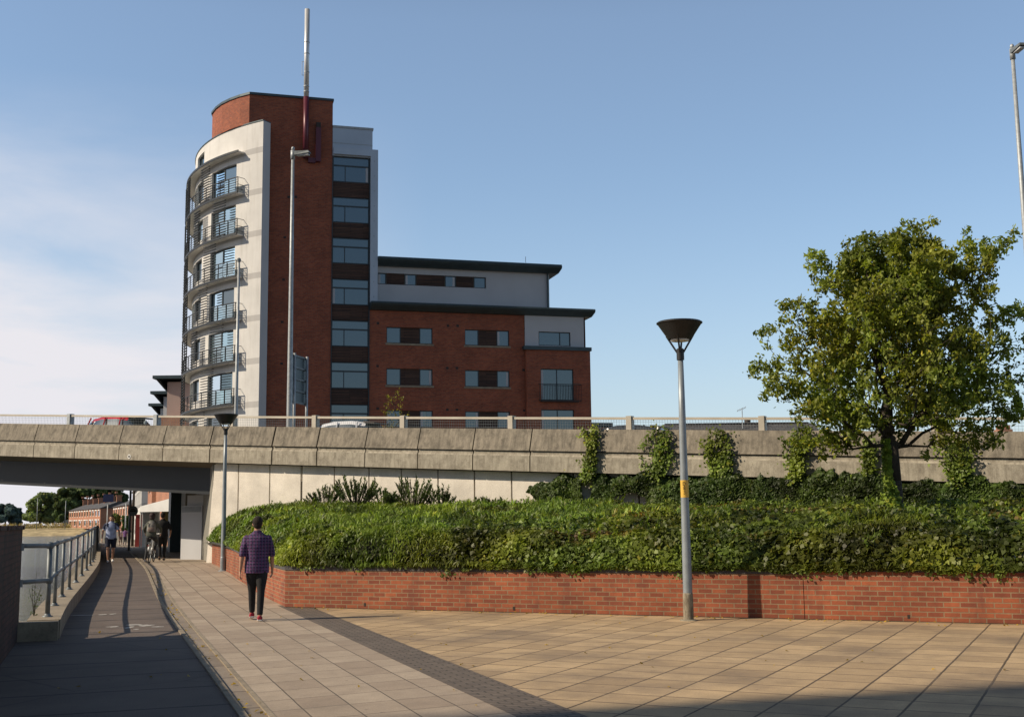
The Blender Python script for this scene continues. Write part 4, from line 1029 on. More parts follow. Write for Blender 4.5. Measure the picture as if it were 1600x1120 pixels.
p = MB(TW); p.box(a0+.02, a1-.02, -.33, -.003, zA, zA+.35); p.build('flue_vent', M['ink'], bt)
for (x, y) in ((451, 308), (462, 308), (445, 371), (443, 437), (441, 503), (440, 568)):
    a, z = TW.on(x, y); p = MB(TW); p.box(a-.09, a+.09, -.02, .02, z-.08, z+.08); p.build('wall_vent', M['ink'], bt)

# window strip
ST0, ST1 = 5.42, 8.02
p = MB(TW); p.box(5.37, 8.1, .3, 12, 0, 27.6); p.build('strip_backing', M['timber'], bt)
tops = [27.50-FL*k for k in range(10)]
for k, t in enumerate(tops):
    if t < 3: break
    window(bt, ST0, ST1, t-1.86, t-.02, .06, (ST0+.88,), t-.66)
    p = MB(TW); p.box(ST0+.06, ST1-.06, .09, .3, t-.60, t-.08); p.build('spandrel_pane', M['glass'], bt)
    p = MB(TW); p.box(ST0, ST1, .04, .3, t-FL+.02, t-1.88); p.build('timber_panel', M['timber'], bt)
p = MB(TW); p.box(5.373, 5.42, -.05, .3, 0, 27.5); p.box(8.02, 8.08, -.05, .3, 0, 27.5); p.build('strip_frame', M['win_frame'], bt)
p = MB(TW); p.box(5.375, 8.24, -.04, 12, 27.52, 29.6); p.build('cladding', M['clad'], bt)
p = MB(TW); p.box(5.375, 8.30, -.10, 12.1, 29.6, 29.75); p.box(5.375, 8.24, -.055, -.04, 28.45, 28.49); p.build('cladding_trim', M['galv'], bt)
p = MB(TW); p.box(8.085, 8.62, -.25, 12, 16.95, 28.10); p.box(5.42, 8.085, -.25, -.042, 27.6, 28.10); p.build('side_cladding', M['clad'], bt)
p = MB(TW)
for k in range(10): p.box(8.32, 8.36, -.262, -.25, 17.3+k*1.1, 17.36+k*1.1)
p.build('fixing', M['galv_dark'], bt, merge=False)
# low wing
colsW = [(9.30, 12.63), (15.0, 18.33)]; rowsW = [(14.10, 15.26), (11.10, 12.30), (8.13, 9.33), (5.16, 6.36), (2.2, 3.4)]
hl = [(a, b, c, d) for a, b in colsW for c, d in rowsW]
p = MB(TW); holed(p, 8.1, 19.49, 0, 16.42, hl, 0, .16)
p.quad([(8.1, 0, 0), (8.1, 12, 0), (8.1, 12, 16.42), (8.1, 0, 16.42)]); p.quad([(24.2, 0, 0), (24.2, 12, 0), (24.2, 12, 16.42), (24.2, 0, 16.42)]); p.quad([(8.1, 12, 0), (24.2, 12, 0), (24.2, 12, 16.42), (8.1, 12, 16.42)])
p.build('wing_brickwork', M['brick_tower'], bt)
for (a, b, c, d) in hl:
    w3 = (b-a)
    window(bt, a, a+w3*.31, c, d, .10, (), None, 'glass'); window(bt, b-w3*.28, b, c, d, .10, (), None, 'glass')
    p = MB(TW); p.box(a+w3*.31, b-w3*.28, .12, .2, c, d); p.build('timber_panel', M['timber'], bt)
    p = MB(TW); p.box(a-.08, b+.08, -.05, .13, c-.14, c-.003); p.build('sill', M['conc_kerb'], bt)
for (x, y) in ((590.5, 505), (700, 509), (715, 509), (821, 513), (590, 572), (699, 575), (714, 575), (818, 578), (590, 638), (699, 640), (714, 640), (819, 641)):
    a, z = TW.on(x, y); p = MB(TW); p.box(a-.09, a+.09, -.02, .02, z-.08, z+.08); p.build('wall_vent', M['ink'], bt)
# bay
bh = [(20.58, 23.1, 10.18, 12.48), (20.58, 23.1, 7.1, 9.5), (20.58, 23.1, 4.2, 6.5)]
p = MB(TW); holed(p, 19.5, 24.42, 0, 13.85, bh, -.35, .16); p.quad([(19.5, -.35, 0), (19.5, 0, 0), (19.5, 0, 13.85), (19.5, -.35, 13.85)]); p.quad([(24.42, -.35, 0), (24.42, 6, 0), (24.42, 6, 13.85), (24.42, -.35, 13.85)])
p.build('bay_brickwork', M['brick_tower'], bt)
for h in bh: window(bt, h[0], h[1], h[2], h[3], -.24, ((h[0]+h[1])/2,))
p = MB(TW); p.box(19.3, 24.5, -.5, 1, 13.852, 14.12); p.build('bay_roof', M['roof_metal'], bt)
p = MB(TW); holed(p, 19.5, 24.05, 14.125, 16.42, [(20.54, 23.0, 14.22, 15.26)], -.1, .14); p.quad([(24.05, -.1, 14.12), (24.05, 5, 14.12), (24.05, 5, 16.42), (24.05, -.1, 16.42)]); p.quad([(19.5, -.1, 14.12), (19.5, .1, 14.12), (19.5, .1, 16.42), (19.5, -.1, 16.42)]); p.build('bay_render', M['render'], bt)
window(bt, 20.54, 23.0, 14.22, 15.26, -.02, (22.2,))
for (zz0, zz1) in ((10.12, 11.35),):
    p = MB(TW)
    p.box(20.4, 23.6, -.62, -.59, zz1-.04, zz1); p.box(20.4, 23.6, -.62, -.59, zz0, zz0+.04)
    for k in range(27): x = 20.4+k*3.2/26; p.box(x-.011, x+.011, -.615, -.595, zz0, zz1)
    for x in (20.4, 23.57): p.box(x, x+.03, -.62, -.35, zz1-.04, zz1); p.box(x, x+.03, -.62, -.35, zz0, zz0+.04)
    p.box(20.5, 23.4, -.62, -.36, zz0-.08, zz0-.02)
    p.build('balcony_rail', M['black_metal'], bt, merge=False)
# roofs
def pent(s0, s1, n0, n1, z0, z1, nm):
    p = MB(TW); p.hexa([(s0, n0, z0), (s1, n0, z0), (s1-.1, n0+.5, z0-.26), (s0, n0+.5, z0-.26), (s0, n0, z1), (s1, n0, z1), (s1, n1, z1+.3), (s0, n1, z1+.3)])
    p.box(s0, s1-.1, n0+.5, n1, z0-.26, z0-.02); p.build(nm, M['roof_metal'], bt)
    p = MB(TW); p.tube([(s0, n0-.05, z0+.12), (s1-.02, n0-.05, z0+.12)], .09, 8); p.build('gutter', M['roof_metal'], bt)
pent(8.1, 24.75, -.75, 12.3, 16.70, 16.95, 'lower_roof')
uh = []
z0u, z1u = 18.42, 19.25
p = MB(TW); holed(p, 8.64, 21.6, 16.9, 19.75, [(8.7, 16.75, z0u, z1u)], .5, .14); p.quad([(21.6, .5, 16.9), (21.6, 11, 16.9), (21.6, 11, 19.75), (21.6, .5, 19.75)]); p.build('upper_wall', M['render'], bt)
def us(x): return TW.on(x, 434, .5)[0]
cuts = [8.7, us(604), us(632), us(651), us(695), us(713), us(740), 16.75]
for k, (a, b) in enumerate(zip(cuts, cuts[1:])):
    if k % 2 == 0: window(bt, a+.03, b-.02, z0u, z1u, .58)
    else: p = MB(TW); p.box(a+.02, b-.02, .58, .66, z0u, z1u); p.build('timber_panel', M['timber'], bt)
pent(8.64, 22.35, -.35, 11.5, 19.98, 20.28, 'upper_roof')
p = MB(TW); p.tube([(21.45, .38, 16.9), (21.45, .38, 19.7)], .07, 8); p.build('downpipe', M['roof_metal'], bt)
p = MB(TW); p.tube([(19.8, .5, 20.5), (19.8, .5, 20.95)], .02, 5); p.build('roof_vent', M['galv'], bt)
# steep little lean-to beside the wing end
a0 = TW.on(921, 655, 2)[0]
so = thing('garage_roof', TW(a0+1.2, 3, 0), 'small dark flat roofed outbuilding at the right foot of the brick wing', 'outbuilding')
p = MB(TW); p.box(a0+.1, a0+1.5, 1.6, 6, 0, 8.4); p.build('wall', M['brick_tower'], so)
p = MB(TW); p.box(a0+.0, a0+1.65, 1.4, 6.2, 8.4, 8.72); p.build('roof', M['roof_metal'], so)

# stepped block left of the tower
sbk = thing('stepped_apartment_block', A(262, 660, 105), 'pinkish rendered block with three stepped dark eaves beyond the tower', 'building')
for k, (x0, x1, y0, Y, xr) in enumerate(((256, 300, 588, 104, 250), (250, 268, 612, 116, 246), (245, 262, 631, 128, 242))):
    a, b = A(x0+6, y0, Y), A(x1, y0, Y); z = a.z
    fr = Frame((a.x, Y), (1, .0)); w_ = b.x-a.x
    p = MB(fr); p.box(0, w_, 0, 7, 0, z-.5); p.build('wall', plain('pink render', (.40, .30, .27), .85, 0, .06, .4, 0) if k == 0 else M['render'], sbk)
    p = MB(fr); p.box(-1.1, w_, -.8, 8, z-.28, z); p.build('roof', M['roof_metal'], sbk)
    p = MB(fr); p.hexa([(-.9, -.6, z-.28), (-.6, -.6, z-.28), (-.6, 6, z-.28), (-.9, 6, z-.28), (-.1, -.1, z-1.3), (0, -.1, z-1.3), (0, 6, z-1.3), (-.1, 6, z-1.3)]); p.build('bracket', M['balc_metal'], sbk)
a, b = A(241, 650, 100), A(290, 650, 100); fr = Frame((a.x, 100), (1, 0)); p = MB(fr); p.box(0, b.x-a.x, 0, 5, 0, a.z-.1); p.build('brick_base', M['house_brick'], sbk)
# ---------------------------------------------------------------- low roofs beyond the right side of the bridge
a, b = A(1052, 655, 62), A(1300, 656, 62); fr = Frame((a.x, 62), (1, 0)); w_ = b.x-a.x
hs = thing('slate_roofed_house', fr(w_/2, 3, 0), 'long low house with a dark slate roof and tv aerial beyond the bridge', 'house')
z = a.z; p = MB(fr); p.box(.3, w_-.3, .6, 7.4, 0, z-1.7); p.build('wall', M['house_brick'], hs)
p = MB(fr); p.hexa([(0, 0, z-1.9), (w_, 0, z-1.9), (w_, 8, z-1.9), (0, 8, z-1.9), (.0, 3.6, z), (w_, 3.6, z), (w_, 4.4, z), (0, 4.4, z)]); p.build('roof', M['roof_tile'], hs)
p = MB(fr)
for k in range(int(w_/.42)): p.box(k*.42+.02, k*.42+.40, 3.5, 4.5, z, z+.06)
p.build('ridge_tile', M['roof_tile'], hs, merge=False)
q = A(1168, 655, 66); p = MB(); p.lathe([(.17, -.6), (.17, -.05), (.2, 0), (.2, .06), (.14, .06), (.0, .06)], (q.x, 66, z+.32), 12); p.build('chimney_pot', M['ink'], hs)
q = A(1160, 655, 65); p = MB(); q.z = z; p.tube([(q.x, 65, z-.3), (q.x, 65, z+.82)], .022, 5); p.tube([(q.x-.28, 65, z+.66), (q.x+.2, 65, z+.86)], .016, 4)
for k in range(6): x = q.x-.24+k*.085; zz_ = z+.68+k*.034; p.tube([(x, 64.8, zz_), (x, 65.2, zz_)], .01, 4); p.tube([(x-.02, 65, zz_-.07), (x+.02, 65, zz_+.07)], .01, 4)
p.build('aerial', M['galv'], hs)
q = A(1570, 657, 75); ch = thing('chimney_house', (q.x, 76, 0), 'red brick chimney of a house seen through the mesh at the far right', 'house')
p = MB(); p.box(q.x-.32, q.x+.32, 75, 75.7, 0, q.z-.28); p.box(q.x-.42, q.x+.42, 74.9, 75.8, q.z-.75, q.z-.55); p.build('chimney_stack', M['house_brick'], ch)
p = MB(); p.lathe([(.13, -.3), (.15, 0), (0, 0)], (q.x-.1, 75.35, q.z+.0), 10); p.lathe([(.12, -.3), (.12, .1), (0, .1)], (q.x+.17, 75.35, q.z-.05), 10); p.build('chimney_pot', M['ink'], ch)
p = MB(); p.hexa([(q.x-4, 73, 1.5), (q.x+5, 73, 1.5), (q.x+5, 80, 1.5), (q.x-4, 80, 1.5), (q.x-4, 76, q.z-1.5), (q.x+5, 76, q.z-1.5), (q.x+5, 76.6, q.z-1.5), (q.x-4, 76.6, q.z-1.5)]); p.build('roof', M['roof_tile'], ch)
p = MB(); p.box(q.x-3.7, q.x+4.7, 73.4, 79.6, 0, 1.5); p.build('wall', M['house_brick'], ch)

# ---------------------------------------------------------------- cars on the bridge
def car(name, label, paint, loc, ang, est=True):
    """small hatchback, nose towards local -x"""
    rt = thing(name, (0, 0, 0), label, 'car', 'cars driving over the bridge')
    def sect(x, w, zs): return x, w, zs
    body = [(-2.0, .62, .35, .62), (-1.9, .80, .25, .72), (-1.5, .85, .22, .84), (-.9, .87, .20, .93), (0, .88, .2, .96), (1.0, .88, .2, .98), (1.7, .86, .25, 1.0), (2.0, .80, .3, .95), (2.06, .7, .38, .85)]
    p = MB(); i = 0; ringn = 10
    for (x, w, z0, z1) in body:
        h = z1-z0
        for (yy, zz_) in ((-.85, 0), (-1, .18), (-1, .6), (-.96, .85), (-.8, 1), (.8, 1), (.96, .85), (1, .6), (1, .18), (.85, 0)): p.v.append(Vector((x, yy*w, z0+h*zz_)))
    for k in range(len(body)-1):
        for j in range(ringn): p.f.append([k*ringn+j, k*ringn+(j+1) % ringn, (k+1)*ringn+(j+1) % ringn, (k+1)*ringn+j]); p.mi.append(0)
    p.f.append(list(range(ringn))[::-1]); p.f.append([(len(body)-1)*ringn+j for j in range(ringn)]); p.mi += [0, 0]
    p.build('body', paint, rt, smooth=True)
    cab = [(-1.02, .72, .90, .93), (-.45, .66, .93, 1.38), (.1, .64, .95, 1.47), (.9, .63, .96, 1.46), (1.55, .61, .97, 1.36), (1.98, .66, .93, .98)]
    p = MB(); n_ = 6
    for (x, w, z0, z1) in cab:
        wt = w*.86
        for (yy, zz_) in ((-w-.08, z0-.1), (-w, z0), (-wt-.02, z1-.13), (-wt+.10, z1), (wt-.10, z1), (wt+.02, z1-.13), (w, z0), (w+.08, z0-.1)): p.v.append(Vector((x, yy, zz_)))
    n_ = 8
    for k in range(len(cab)-1):
        for j in range(n_-1):
            p.f.append([k*n_+j, k*n_+(j+1) % n_, (k+1)*n_+(j+1) % n_, (k+1)*n_+j]); p.mi.append(0 if 2 <= j <= 4 and 1 <= k <= 3 else 1)
    cb_ = p.build('cabin', [paint, M['glass']], rt, smooth=True)
    for x in (-.5, .35, 1.25):
        for sgn in (-1, 1): q = MB(); q.tube([(x-.12 if x < 0 else x, sgn*.74, .93), (x, sgn*.575, 1.43)], .035, 5); q.build('pillar', paint, cb_)
    for x in (-1.3, 1.3):
        for sgn in (-1, 1):
            q = MB(); q.tube([(x, sgn*.70, .31), (x, sgn*.90, .31)], .31, 18); wh = q.build('wheel', M['rubber'], rt)
            q = MB(); q.tube([(x, sgn*.88, .31), (x, sgn*.915, .31)], .19, 14); q.build('rim', M['galv'], wh)
    for sgn in (-1, 1):
        q = MB(); q.box(-1.98, -1.86, sgn*.55-.14, sgn*.55+.14, .56, .68); q.build('headlight', M['glass_b'], rt)
        q = MB(); q.box(1.99, 2.05, sgn*.6-.12, sgn*.6+.12, .72, .92); q.build('tail_light', M['red_paint'], rt)
        q = MB(); q.box(-.75, -.6, sgn*.95-.08, sgn*.95+.08, .93, 1.06); q.build('mirror', paint, rt)
    q = MB(); q.hexa([(1.45, -.5, 1.38), (1.95, -.5, 1.30), (1.95, .5, 1.30), (1.45, .5, 1.38), (1.45, -.5, 1.43), (1.95, -.5, 1.36), (1.95, .5, 1.36), (1.45, .5, 1.43)]); q.build('spoiler', M['ink'], rt)
    rt.location = loc; rt.rotation_euler.z = ang; WLOC[rt.name] = Vector(loc); return rt
def on_bridge(px_, nb, ytop=None):
    s_ = BR.on(px_, 660, nb)[0]; q = BR(s_, nb, 0)
    return Vector((q.x, q.y, ztop(s_)-1.0)) if ytop is None else Vector((q.x, q.y, A(px_, ytop, q.y).z-1.47))
angb = math.atan2(-.467, .884)
c1 = car('parked_car', 'red hatchback driving over the bridge at the left end', M['car_red'], on_bridge(172, 3.4, 652), angb)
c2 = copy_tree(c1, on_bridge(530, 3.6, 660), angb, 'white car whose pale roof just shows over the parapet below the road sign', swap={M['car_red']: M['car_white']})
c3 = copy_tree(c1, on_bridge(1015, 3.8, 667), angb+PI, 'dark car whose roof just shows over the parapet left of the lamp post', swap={M['car_red']: M['car_dark']})
for c in (c1, c2, c3): c.name = 'hatchback_car'
c4 = copy_tree(c1, on_bridge(967, 9, 666), angb, 'black car whose roof tip peeks over the parapet right of the brick building', swap={M['car_red']: M['car_dark']}); c4.name = 'hatchback_car'

# ---------------------------------------------------------------- beyond the underpass
def terrace(name, label, fr, w, d, zb, ze, zr, n, brickm, stack=True, hip=False):
    rt = thing(name, fr(w/2, 0, zb), label, 'house')
    cells = []
    p = MB(fr); hs_ = []
    for k in range(n):
        x = w*k/n; u = w/n
        hs_ += [(x+u*.12, x+u*.40, zb+(ze-zb)*.62, zb+(ze-zb)*.9), (x+u*.60, x+u*.86, zb+(ze-zb)*.62, zb+(ze-zb)*.9), (x+u*.12, x+u*.5, zb+.7, zb+(ze-zb)*.42), (x+u*.66, x+u*.84, zb+.05, zb+(ze-zb)*.42)]
    holed(p, 0, w, zb, ze, hs_, 0, .15)
    for x in (0, w): p.quad([(x, 0, zb), (x, d, zb), (x, d, ze), (x, d/2, zr-.1), (x, 0, ze)])
    p.quad([(0, d, zb), (w, d, zb), (w, d, ze), (0, d, ze)]); p.build('wall', brickm, rt)
    for h in hs_:
        q = MB(fr); q.box(h[0], h[1], .10, .14, h[2], h[3]); wdw = q.build('window', M['white_paint'], rt)
        q = MB(fr); m_ = (h[0]+h[1])/2; q.quad([(h[0]+.12, .095, h[2]+.12), (m_-.05, .095, h[2]+.12), (m_-.05, .095, h[3]-.12), (h[0]+.12, .095, h[3]-.12)]); q.quad([(m_+.05, .095, h[2]+.12), (h[1]-.12, .095, h[2]+.12), (h[1]-.12, .095, h[3]-.12), (m_+.05, .095, h[3]-.12)])
        q.build('pane', M['glass'], wdw)
        q = MB(fr); q.box(h[0]-.1, h[1]+.1, -.08, .0, h[3]+.0, h[3]+.28); q.build('lintel', M['white_paint'], rt)
    ov = .4; hx = d*.4 if hip else 0
    q = MB(fr); q.hexa([(-ov, -ov, ze), (w+ov, -ov, ze), (w+ov, d+ov, ze), (-ov, d+ov, ze), (-ov+hx, d/2-.05, zr), (w+ov-hx, d/2-.05, zr), (w+ov-hx, d/2+.05, zr), (-ov+hx, d/2+.05, zr)]); rf = q.build('roof', M['roof_tile'], rt)
    if stack:
        for k in range(n+1):
            x = w*k/n; q = MB(fr); q.box(x-.3, x+.3, d*.42, d*.56, ze, zr+1.5); q.box(x-.38, x+.38, d*.40, d*.58, zr+1.3, zr+1.5)
            for j in range(3): q.box(x-.35+j*.28, x-.2+j*.28, d*.38, d*.44, zr+1.9, zr+2.4)
            q.build('chimney', brickm, rf)
    return rt
# long red terrace on the far bank, facade facing the river
p0, p1 = A(156, 826, 300), A(107, 826, 352)
fr = Frame((p1.x, p1.y), (p0.x-p1.x, p0.y-p1.y)); wT = (Vector((p0.x, p0.y))-Vector((p1.x, p1.y))).length
zE = A(156, 794, 300).z; zR = A(160, 783, 303).z
terrace('brick_terrace', 'long red brick terrace of houses with a row of chimneys across the river', fr, wT, 9, .5, zE, zR, 6, M['house_brick'])
p0, p1 = A(199, 822, 225), A(176, 822, 255); fr = Frame((p1.x, p1.y), (p0.x-p1.x, p0.y-p1.y)); w2 = (Vector((p0.x, p0.y))-Vector((p1.x, p1.y))).length
terrace('hipped_house', 'pinkish brick house with a brown hipped roof just left of the round sign', fr, w2, 10, .0, A(176, 792, 250).z, A(186, 776, 250).z, 3, brick('pink brick', (.55, .24, .15), (.48, .20, .12), (.4, .3, .22)), False, True)
p0, p1 = A(81, 823, 380), A(72, 823, 388); fr = Frame((p1.x, p1.y), (p0.x-p1.x, p0.y-p1.y)); w2 = (Vector((p0.x, p0.y))-Vector((p1.x, p1.y))).length
terrace('white_house', 'small white house among the trees across the river', fr, w2, 7, .5, A(76, 803, 384).z, A(76, 797, 384).z, 1, M['white_paint'], False)
# buildings on the right of the riverside path
p0, p1 = A(252, 850, 92), A(229, 845, 112); fr = Frame((p1.x, p1.y), (p0.x-p1.x, p0.y-p1.y)); w2 = (Vector((p0.x, p0.y))-Vector((p1.x, p1.y))).length+8
terrace('riverside_house', 'orange brick house behind the white canopy', fr, w2, 8, -.4, 7.2, 9.5, 3, M['house_brick'], False)
p0, p1 = A(219, 850, 128), A(207, 845, 165); fr = Frame((p1.x, p1.y), (p0.x-p1.x, p0.y-p1.y)); w2 = (Vector((p0.x, p0.y))-Vector((p1.x, p1.y))).length
terrace('riverside_house', 'cream fronted terrace along the right side of the distant riverside path', fr, w2, 8, -.4, 5.8, 8.2, 4, M['cream'], True)
# canopy
z0 = .05; pa = A(219, 848, 75); pb = A(252, 852, 71)
cn = thing('white_canopy', (pa.x, pa.y, .0), 'white peaked canvas canopy standing by the path beyond the underpass', 'canopy')
za = A(221, 791, 75).z; zp = A(254, 775, 71).z; zpb = A(254, 786, 71).z
dx = pb.x+1.6; 
p = MB(); xs0, xs1 = pa.x+.05, dx+.8
p.quad([(xs0, 74.6, za), (xs1-1.2, 71.5, zp+.1), (xs1-1.2, 79, zp+.1), (xs0, 78.6, za)]); p.quad([(xs1-1.2, 71.5, zp+.1), (xs1+2.6, 71.5, za), (xs1+2.6, 79, za), (xs1-1.2, 79, zp+.1)])
p.quad([(xs0, 74.6, za), (xs1-1.2, 71.5, zp+.1), (xs1-1.2, 71.5, za-.35), (xs0, 74.6, za-.35)]); p.quad([(xs0, 74.6, za), (xs0, 78.6, za), (xs0, 78.6, za-.4), (xs0, 74.6, za-.4)]); p.build('canopy_roof', M['canvas'], cn)
for (x, y) in ((xs0+.05, 74.65), (xs0+.05, 78.5), (xs1-1.3, 71.7)): p = MB(); p.tube([(x, y, z0-.2), (x, y, za)], .045, 8); p.build('pole', M['white_paint'], cn)
p = MB(); p.box(xs0+.3, xs1-1.3, 78.2, 78.3, 1.1, za-.1); p.build('back_cloth', M['canvas_in'], cn)
p = MB(); p.box(xs0+.1, xs0+.14, 74.8, 78.4, .0, za-.3); p.build('side_cloth', M['canvas'], cn)
kk_ = A(216.5, 850, 78); kx = thing('red_kiosk', (kk_.x, kk_.y, -.0), 'narrow dark red kiosk next to the white canopy', 'kiosk')
p = MB(); h = A(217, 806, 78).z; p.box(kk_.x-.12, kk_.x+.16, 77.6, 78.4, -.1, h); p.box(kk_.x-.16, kk_.x+.2, 77.55, 78.45, h, h+.1); p.build('body', M['red_paint'], kx)
# posts and signs
def post(name, px_, ytop, Y, r, label, m, cat='post', ybase=None):
    q = A(px_, ytop, Y); z0 = gz(q.dot(Dv)); rt = thing(name, (q.x, Y, z0), label, cat); p = MB(); p.tube([(q.x, Y, z0-.05), (q.x, Y, q.z)], [r, r*.8], 8); p.build('pole', m, rt, smooth=True); return rt, q
rt, q = post('signpost', 205, 740, 64, .07, 'dark green tall post carrying the round sign beyond the underpass', M['lamp_pole'], 'signpost')
q = A(207.5, 798, 63.8); p = MB(); p.v = [Vector((q.x+.27*math.cos(2*PI*k/24), 63.8, q.z+.27*math.sin(2*PI*k/24))) for k in range(24)]+[Vector((q.x+.27*math.cos(2*PI*k/24), 63.84, q.z+.27*math.sin(2*PI*k/24))) for k in range(24)]
p.f = [list(range(24)), list(range(24, 48))[::-1]]+[[k, (k+1) % 24, 24+(k+1) % 24, 24+k] for k in range(24)]; p.mi = [0]*26; rs = p.build('round_sign', M['galv_dark'], rt)
p = MB(); p.box(q.x-.16, q.x+.16, 63.785, 63.795, q.z-.045, q.z+.045); p.box(q.x-.1, q.x+.1, 63.785, 63.795, q.z+.07, q.z+.12); p.build('sign_lettering', M['ink'], rs)
post('wooden_pole', 210.5, 730, 84, .10, 'thick brown telegraph pole right behind the round sign post', M['bark'], 'pole')
post('slim_post', 197, 786, 140, .08, 'thin grey post far along the riverside path', M['galv'], 'post')
rt, q = post('signpost', 168.5, 786, 90, .05, 'thin post with a square navy sign standing by the river path', M['galv'], 'signpost')
qa, qb = A(162, 772, 90), A(178, 784, 90); p = MB(); p.box(qa.x, qb.x, 89.9, 89.96, qb.z, qa.z); p.build('sign_panel', M['blue_sign'], rt)
post('riverside_lamp', 103, 782, 300, .08, 'thin lamp post among the trees on the far bank', M['galv'], 'lamp post')
post('riverside_lamp', 59, 778, 310, .08, 'thin lamp post in front of the rounded trees on the far bank', M['galv'], 'lamp post')
# distant trees
def far_tree(name, label, px_, ybase, ytop, halfw, Y, m, tint, n=3200, size=.9, group='trees on the far bank of the river'):
    b = A(px_, ybase, Y); t = A(px_, ytop, Y); R_ = halfw*Y/F_PX; h = t.z-b.z; rt = thing(name, (b.x, Y, b.z), label, 'tree', group)
    p = MB(); p.tube([(b.x, Y, b.z-.5), (b.x, Y, b.z+h*.4), (b.x+.2, Y, b.z+h*.75)], [R_*.07, R_*.05, R_*.015], 7)
    for k in range(6): an = k*1.05; p.tube([(b.x, Y, b.z+h*.35), (b.x+R_*.6*math.cos(an), Y+R_*.6*math.sin(an), b.z+h*(.55+.2*random.random()))], [R_*.03, R_*.01], 5)
    p.build('trunk', M['bark'], rt)
    cl = []
    for k in range(26):
        th = random.random()*2*PI; zf = random.uniform(.12, .97); r_ = R_*math.sqrt(max(.05, 1-(2*zf-1)**2*.85))*random.uniform(.3, .85)
        cl.append((b.x+r_*math.cos(th), Y+r_*math.sin(th), b.z+h*(.10+.78*zf), R_*random.uniform(.22, .4)))
    cl = np.array(cl); i = RNG.integers(0, len(cl), n); d = RNG.normal(size=(n, 3)); d /= np.linalg.norm(d, axis=1, keepdims=True)
    P = cl[i, :3]+d*cl[i, 3:4]*(.6+.45*RNG.random((n, 1)))*np.array([1, 1, .75])
    c = leafcol(P, .25, .45, 1.35)*np.array(tint); leaves('crown', P, d+RNG.normal(size=d.shape)*.5, size*(.6+.8*RNG.random(n)), c, m, parent=rt)
    return rt
far_tree('willow_tree', 'broad pale green rounded tree left of the white house across the river', 62, 824, 768, 30, 370, M['far_leaf'], (1.25, 1.3, 1.1), 9000, .9)
far_tree('bushy_tree', 'medium green tree right behind the pale rounded tree across the river', 84, 824, 772, 20, 400, M['far_leaf'], (.85, .95, .9), 6000, .9)
far_tree('bushy_tree', 'tall dark tree rising behind the left end of the brick terrace', 101, 826, 757, 20, 365, M['far_leaf'], (.6, .72, .58), 7000, .85)
far_tree('bushy_tree', 'dark tree crown behind the chimneys of the brick terrace', 134, 826, 748, 36, 385, M['far_leaf'], (.5, .6, .55), 8000, 1.0)
far_tree('bushy_tree', 'dark tree crown touching the bridge girder above the navy sign', 172, 826, 746, 32, 392, M['far_leaf'], (.5, .6, .5), 8000, 1.0)
far_tree('bushy_tree', 'small green tree beside the right gable of the brick terrace', 181, 826, 800, 7, 230, M['far_leaf'], (1, 1.1, .8), 1500, .45)
far_tree('conifer_tree', 'narrow dark conifer right of the hipped house', 196, 836, 800, 6, 170, M['far_leaf'], (.45, .65, .4), 1800, .35)
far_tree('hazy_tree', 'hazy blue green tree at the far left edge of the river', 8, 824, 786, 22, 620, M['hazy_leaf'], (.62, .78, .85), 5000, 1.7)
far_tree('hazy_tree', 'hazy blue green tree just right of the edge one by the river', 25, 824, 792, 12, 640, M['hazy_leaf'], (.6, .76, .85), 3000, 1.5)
n = 5000; P = np.stack([RNG.uniform(-170, -104, n), 349+RNG.normal(size=n)*2, .6+RNG.random(n)**2*1.5], 1)
o = leaves('riverbank_reeds', P, RNG.normal(size=P.shape), .8*(.5+.8*RNG.random(n)), leafcol(P, .2)*np.array((2.3, 1.55, 1.7)), M['far_leaf'], loc=(-130, 349, .5), aspect=.3, up=np.array([0, 0, 2.])); tag(o, 'dry straw coloured reeds and grass along the far riverbank', 'reeds', kind='stuff')
for px_, cpt_, lab in ((40, M['car_white'], 'white parked car at the left on the far bank'), (89, M['car_white'], 'white parked car left of the brick terrace on the far bank'), (97, M['car_dark'], 'dark parked car nearest the left end of the brick terrace'), (54, M['car_dark'], 'dark parked car under the pale rounded tree')):
    q = A(px_, 823, 352); c = copy_tree(c1, (q.x, 352+random.random(), .62), random.uniform(-.6, .2), lab, swap={M['car_red']: cpt_}); c['group'] = 'cars parked on the far bank'; c.name = 'parked_car'
# slender weed at the foot of the railing
wd_ = thing('weed_plant', PA(-1.0, 19.6, -.9), 'tall thin dry weed growing beside the first railing post', 'weed')
p = MB(); q0 = A(53, 965, 18.1); 
for (xa, ya) in ((50, 905), (58, 890), (62, 925), (45, 920), (66, 912)): 
    t = A(xa, ya, 18.1); m_ = (q0+t)/2+Vector((random.uniform(-.04, .04), 0, 0)); p.tube([q0-Vector((0, 0, .9)), q0, m_, t], [.006, .005, .004, .002], 4)
p.build('stem', M['bark'], wd_)
Pq = np.array([[*(q0.lerp(A(xa, ya, 18.1), random.random())+Vector((random.uniform(-.05, .05), 0, random.uniform(-.02, .03))))] for (xa, ya) in ((50, 905), (58, 890), (62, 925), (45, 920), (66, 912)) for _ in range(16)])
leaves('foliage', Pq, RNG.normal(size=Pq.shape), .03, leafcol(Pq)*1.2, M['ivy'], parent=wd_)

n_ = len(LITTER); fl_ = leaves('fallen_leaves', LITTER, np.array([0, 0, 1.])+RNG.normal(size=LITTER.shape)*.3, .045*(.5+.9*RNG.random(n_)), np.array([[2.2, 1.2, .9]])*(.4+1.0*RNG.random((n_, 1))), M['tree_leaf'], loc=(0, 15, 0)); tag(fl_, 'scattered dry leaves and crumbs of litter on the paving and along the gutter', 'fallen leaves', kind='stuff')
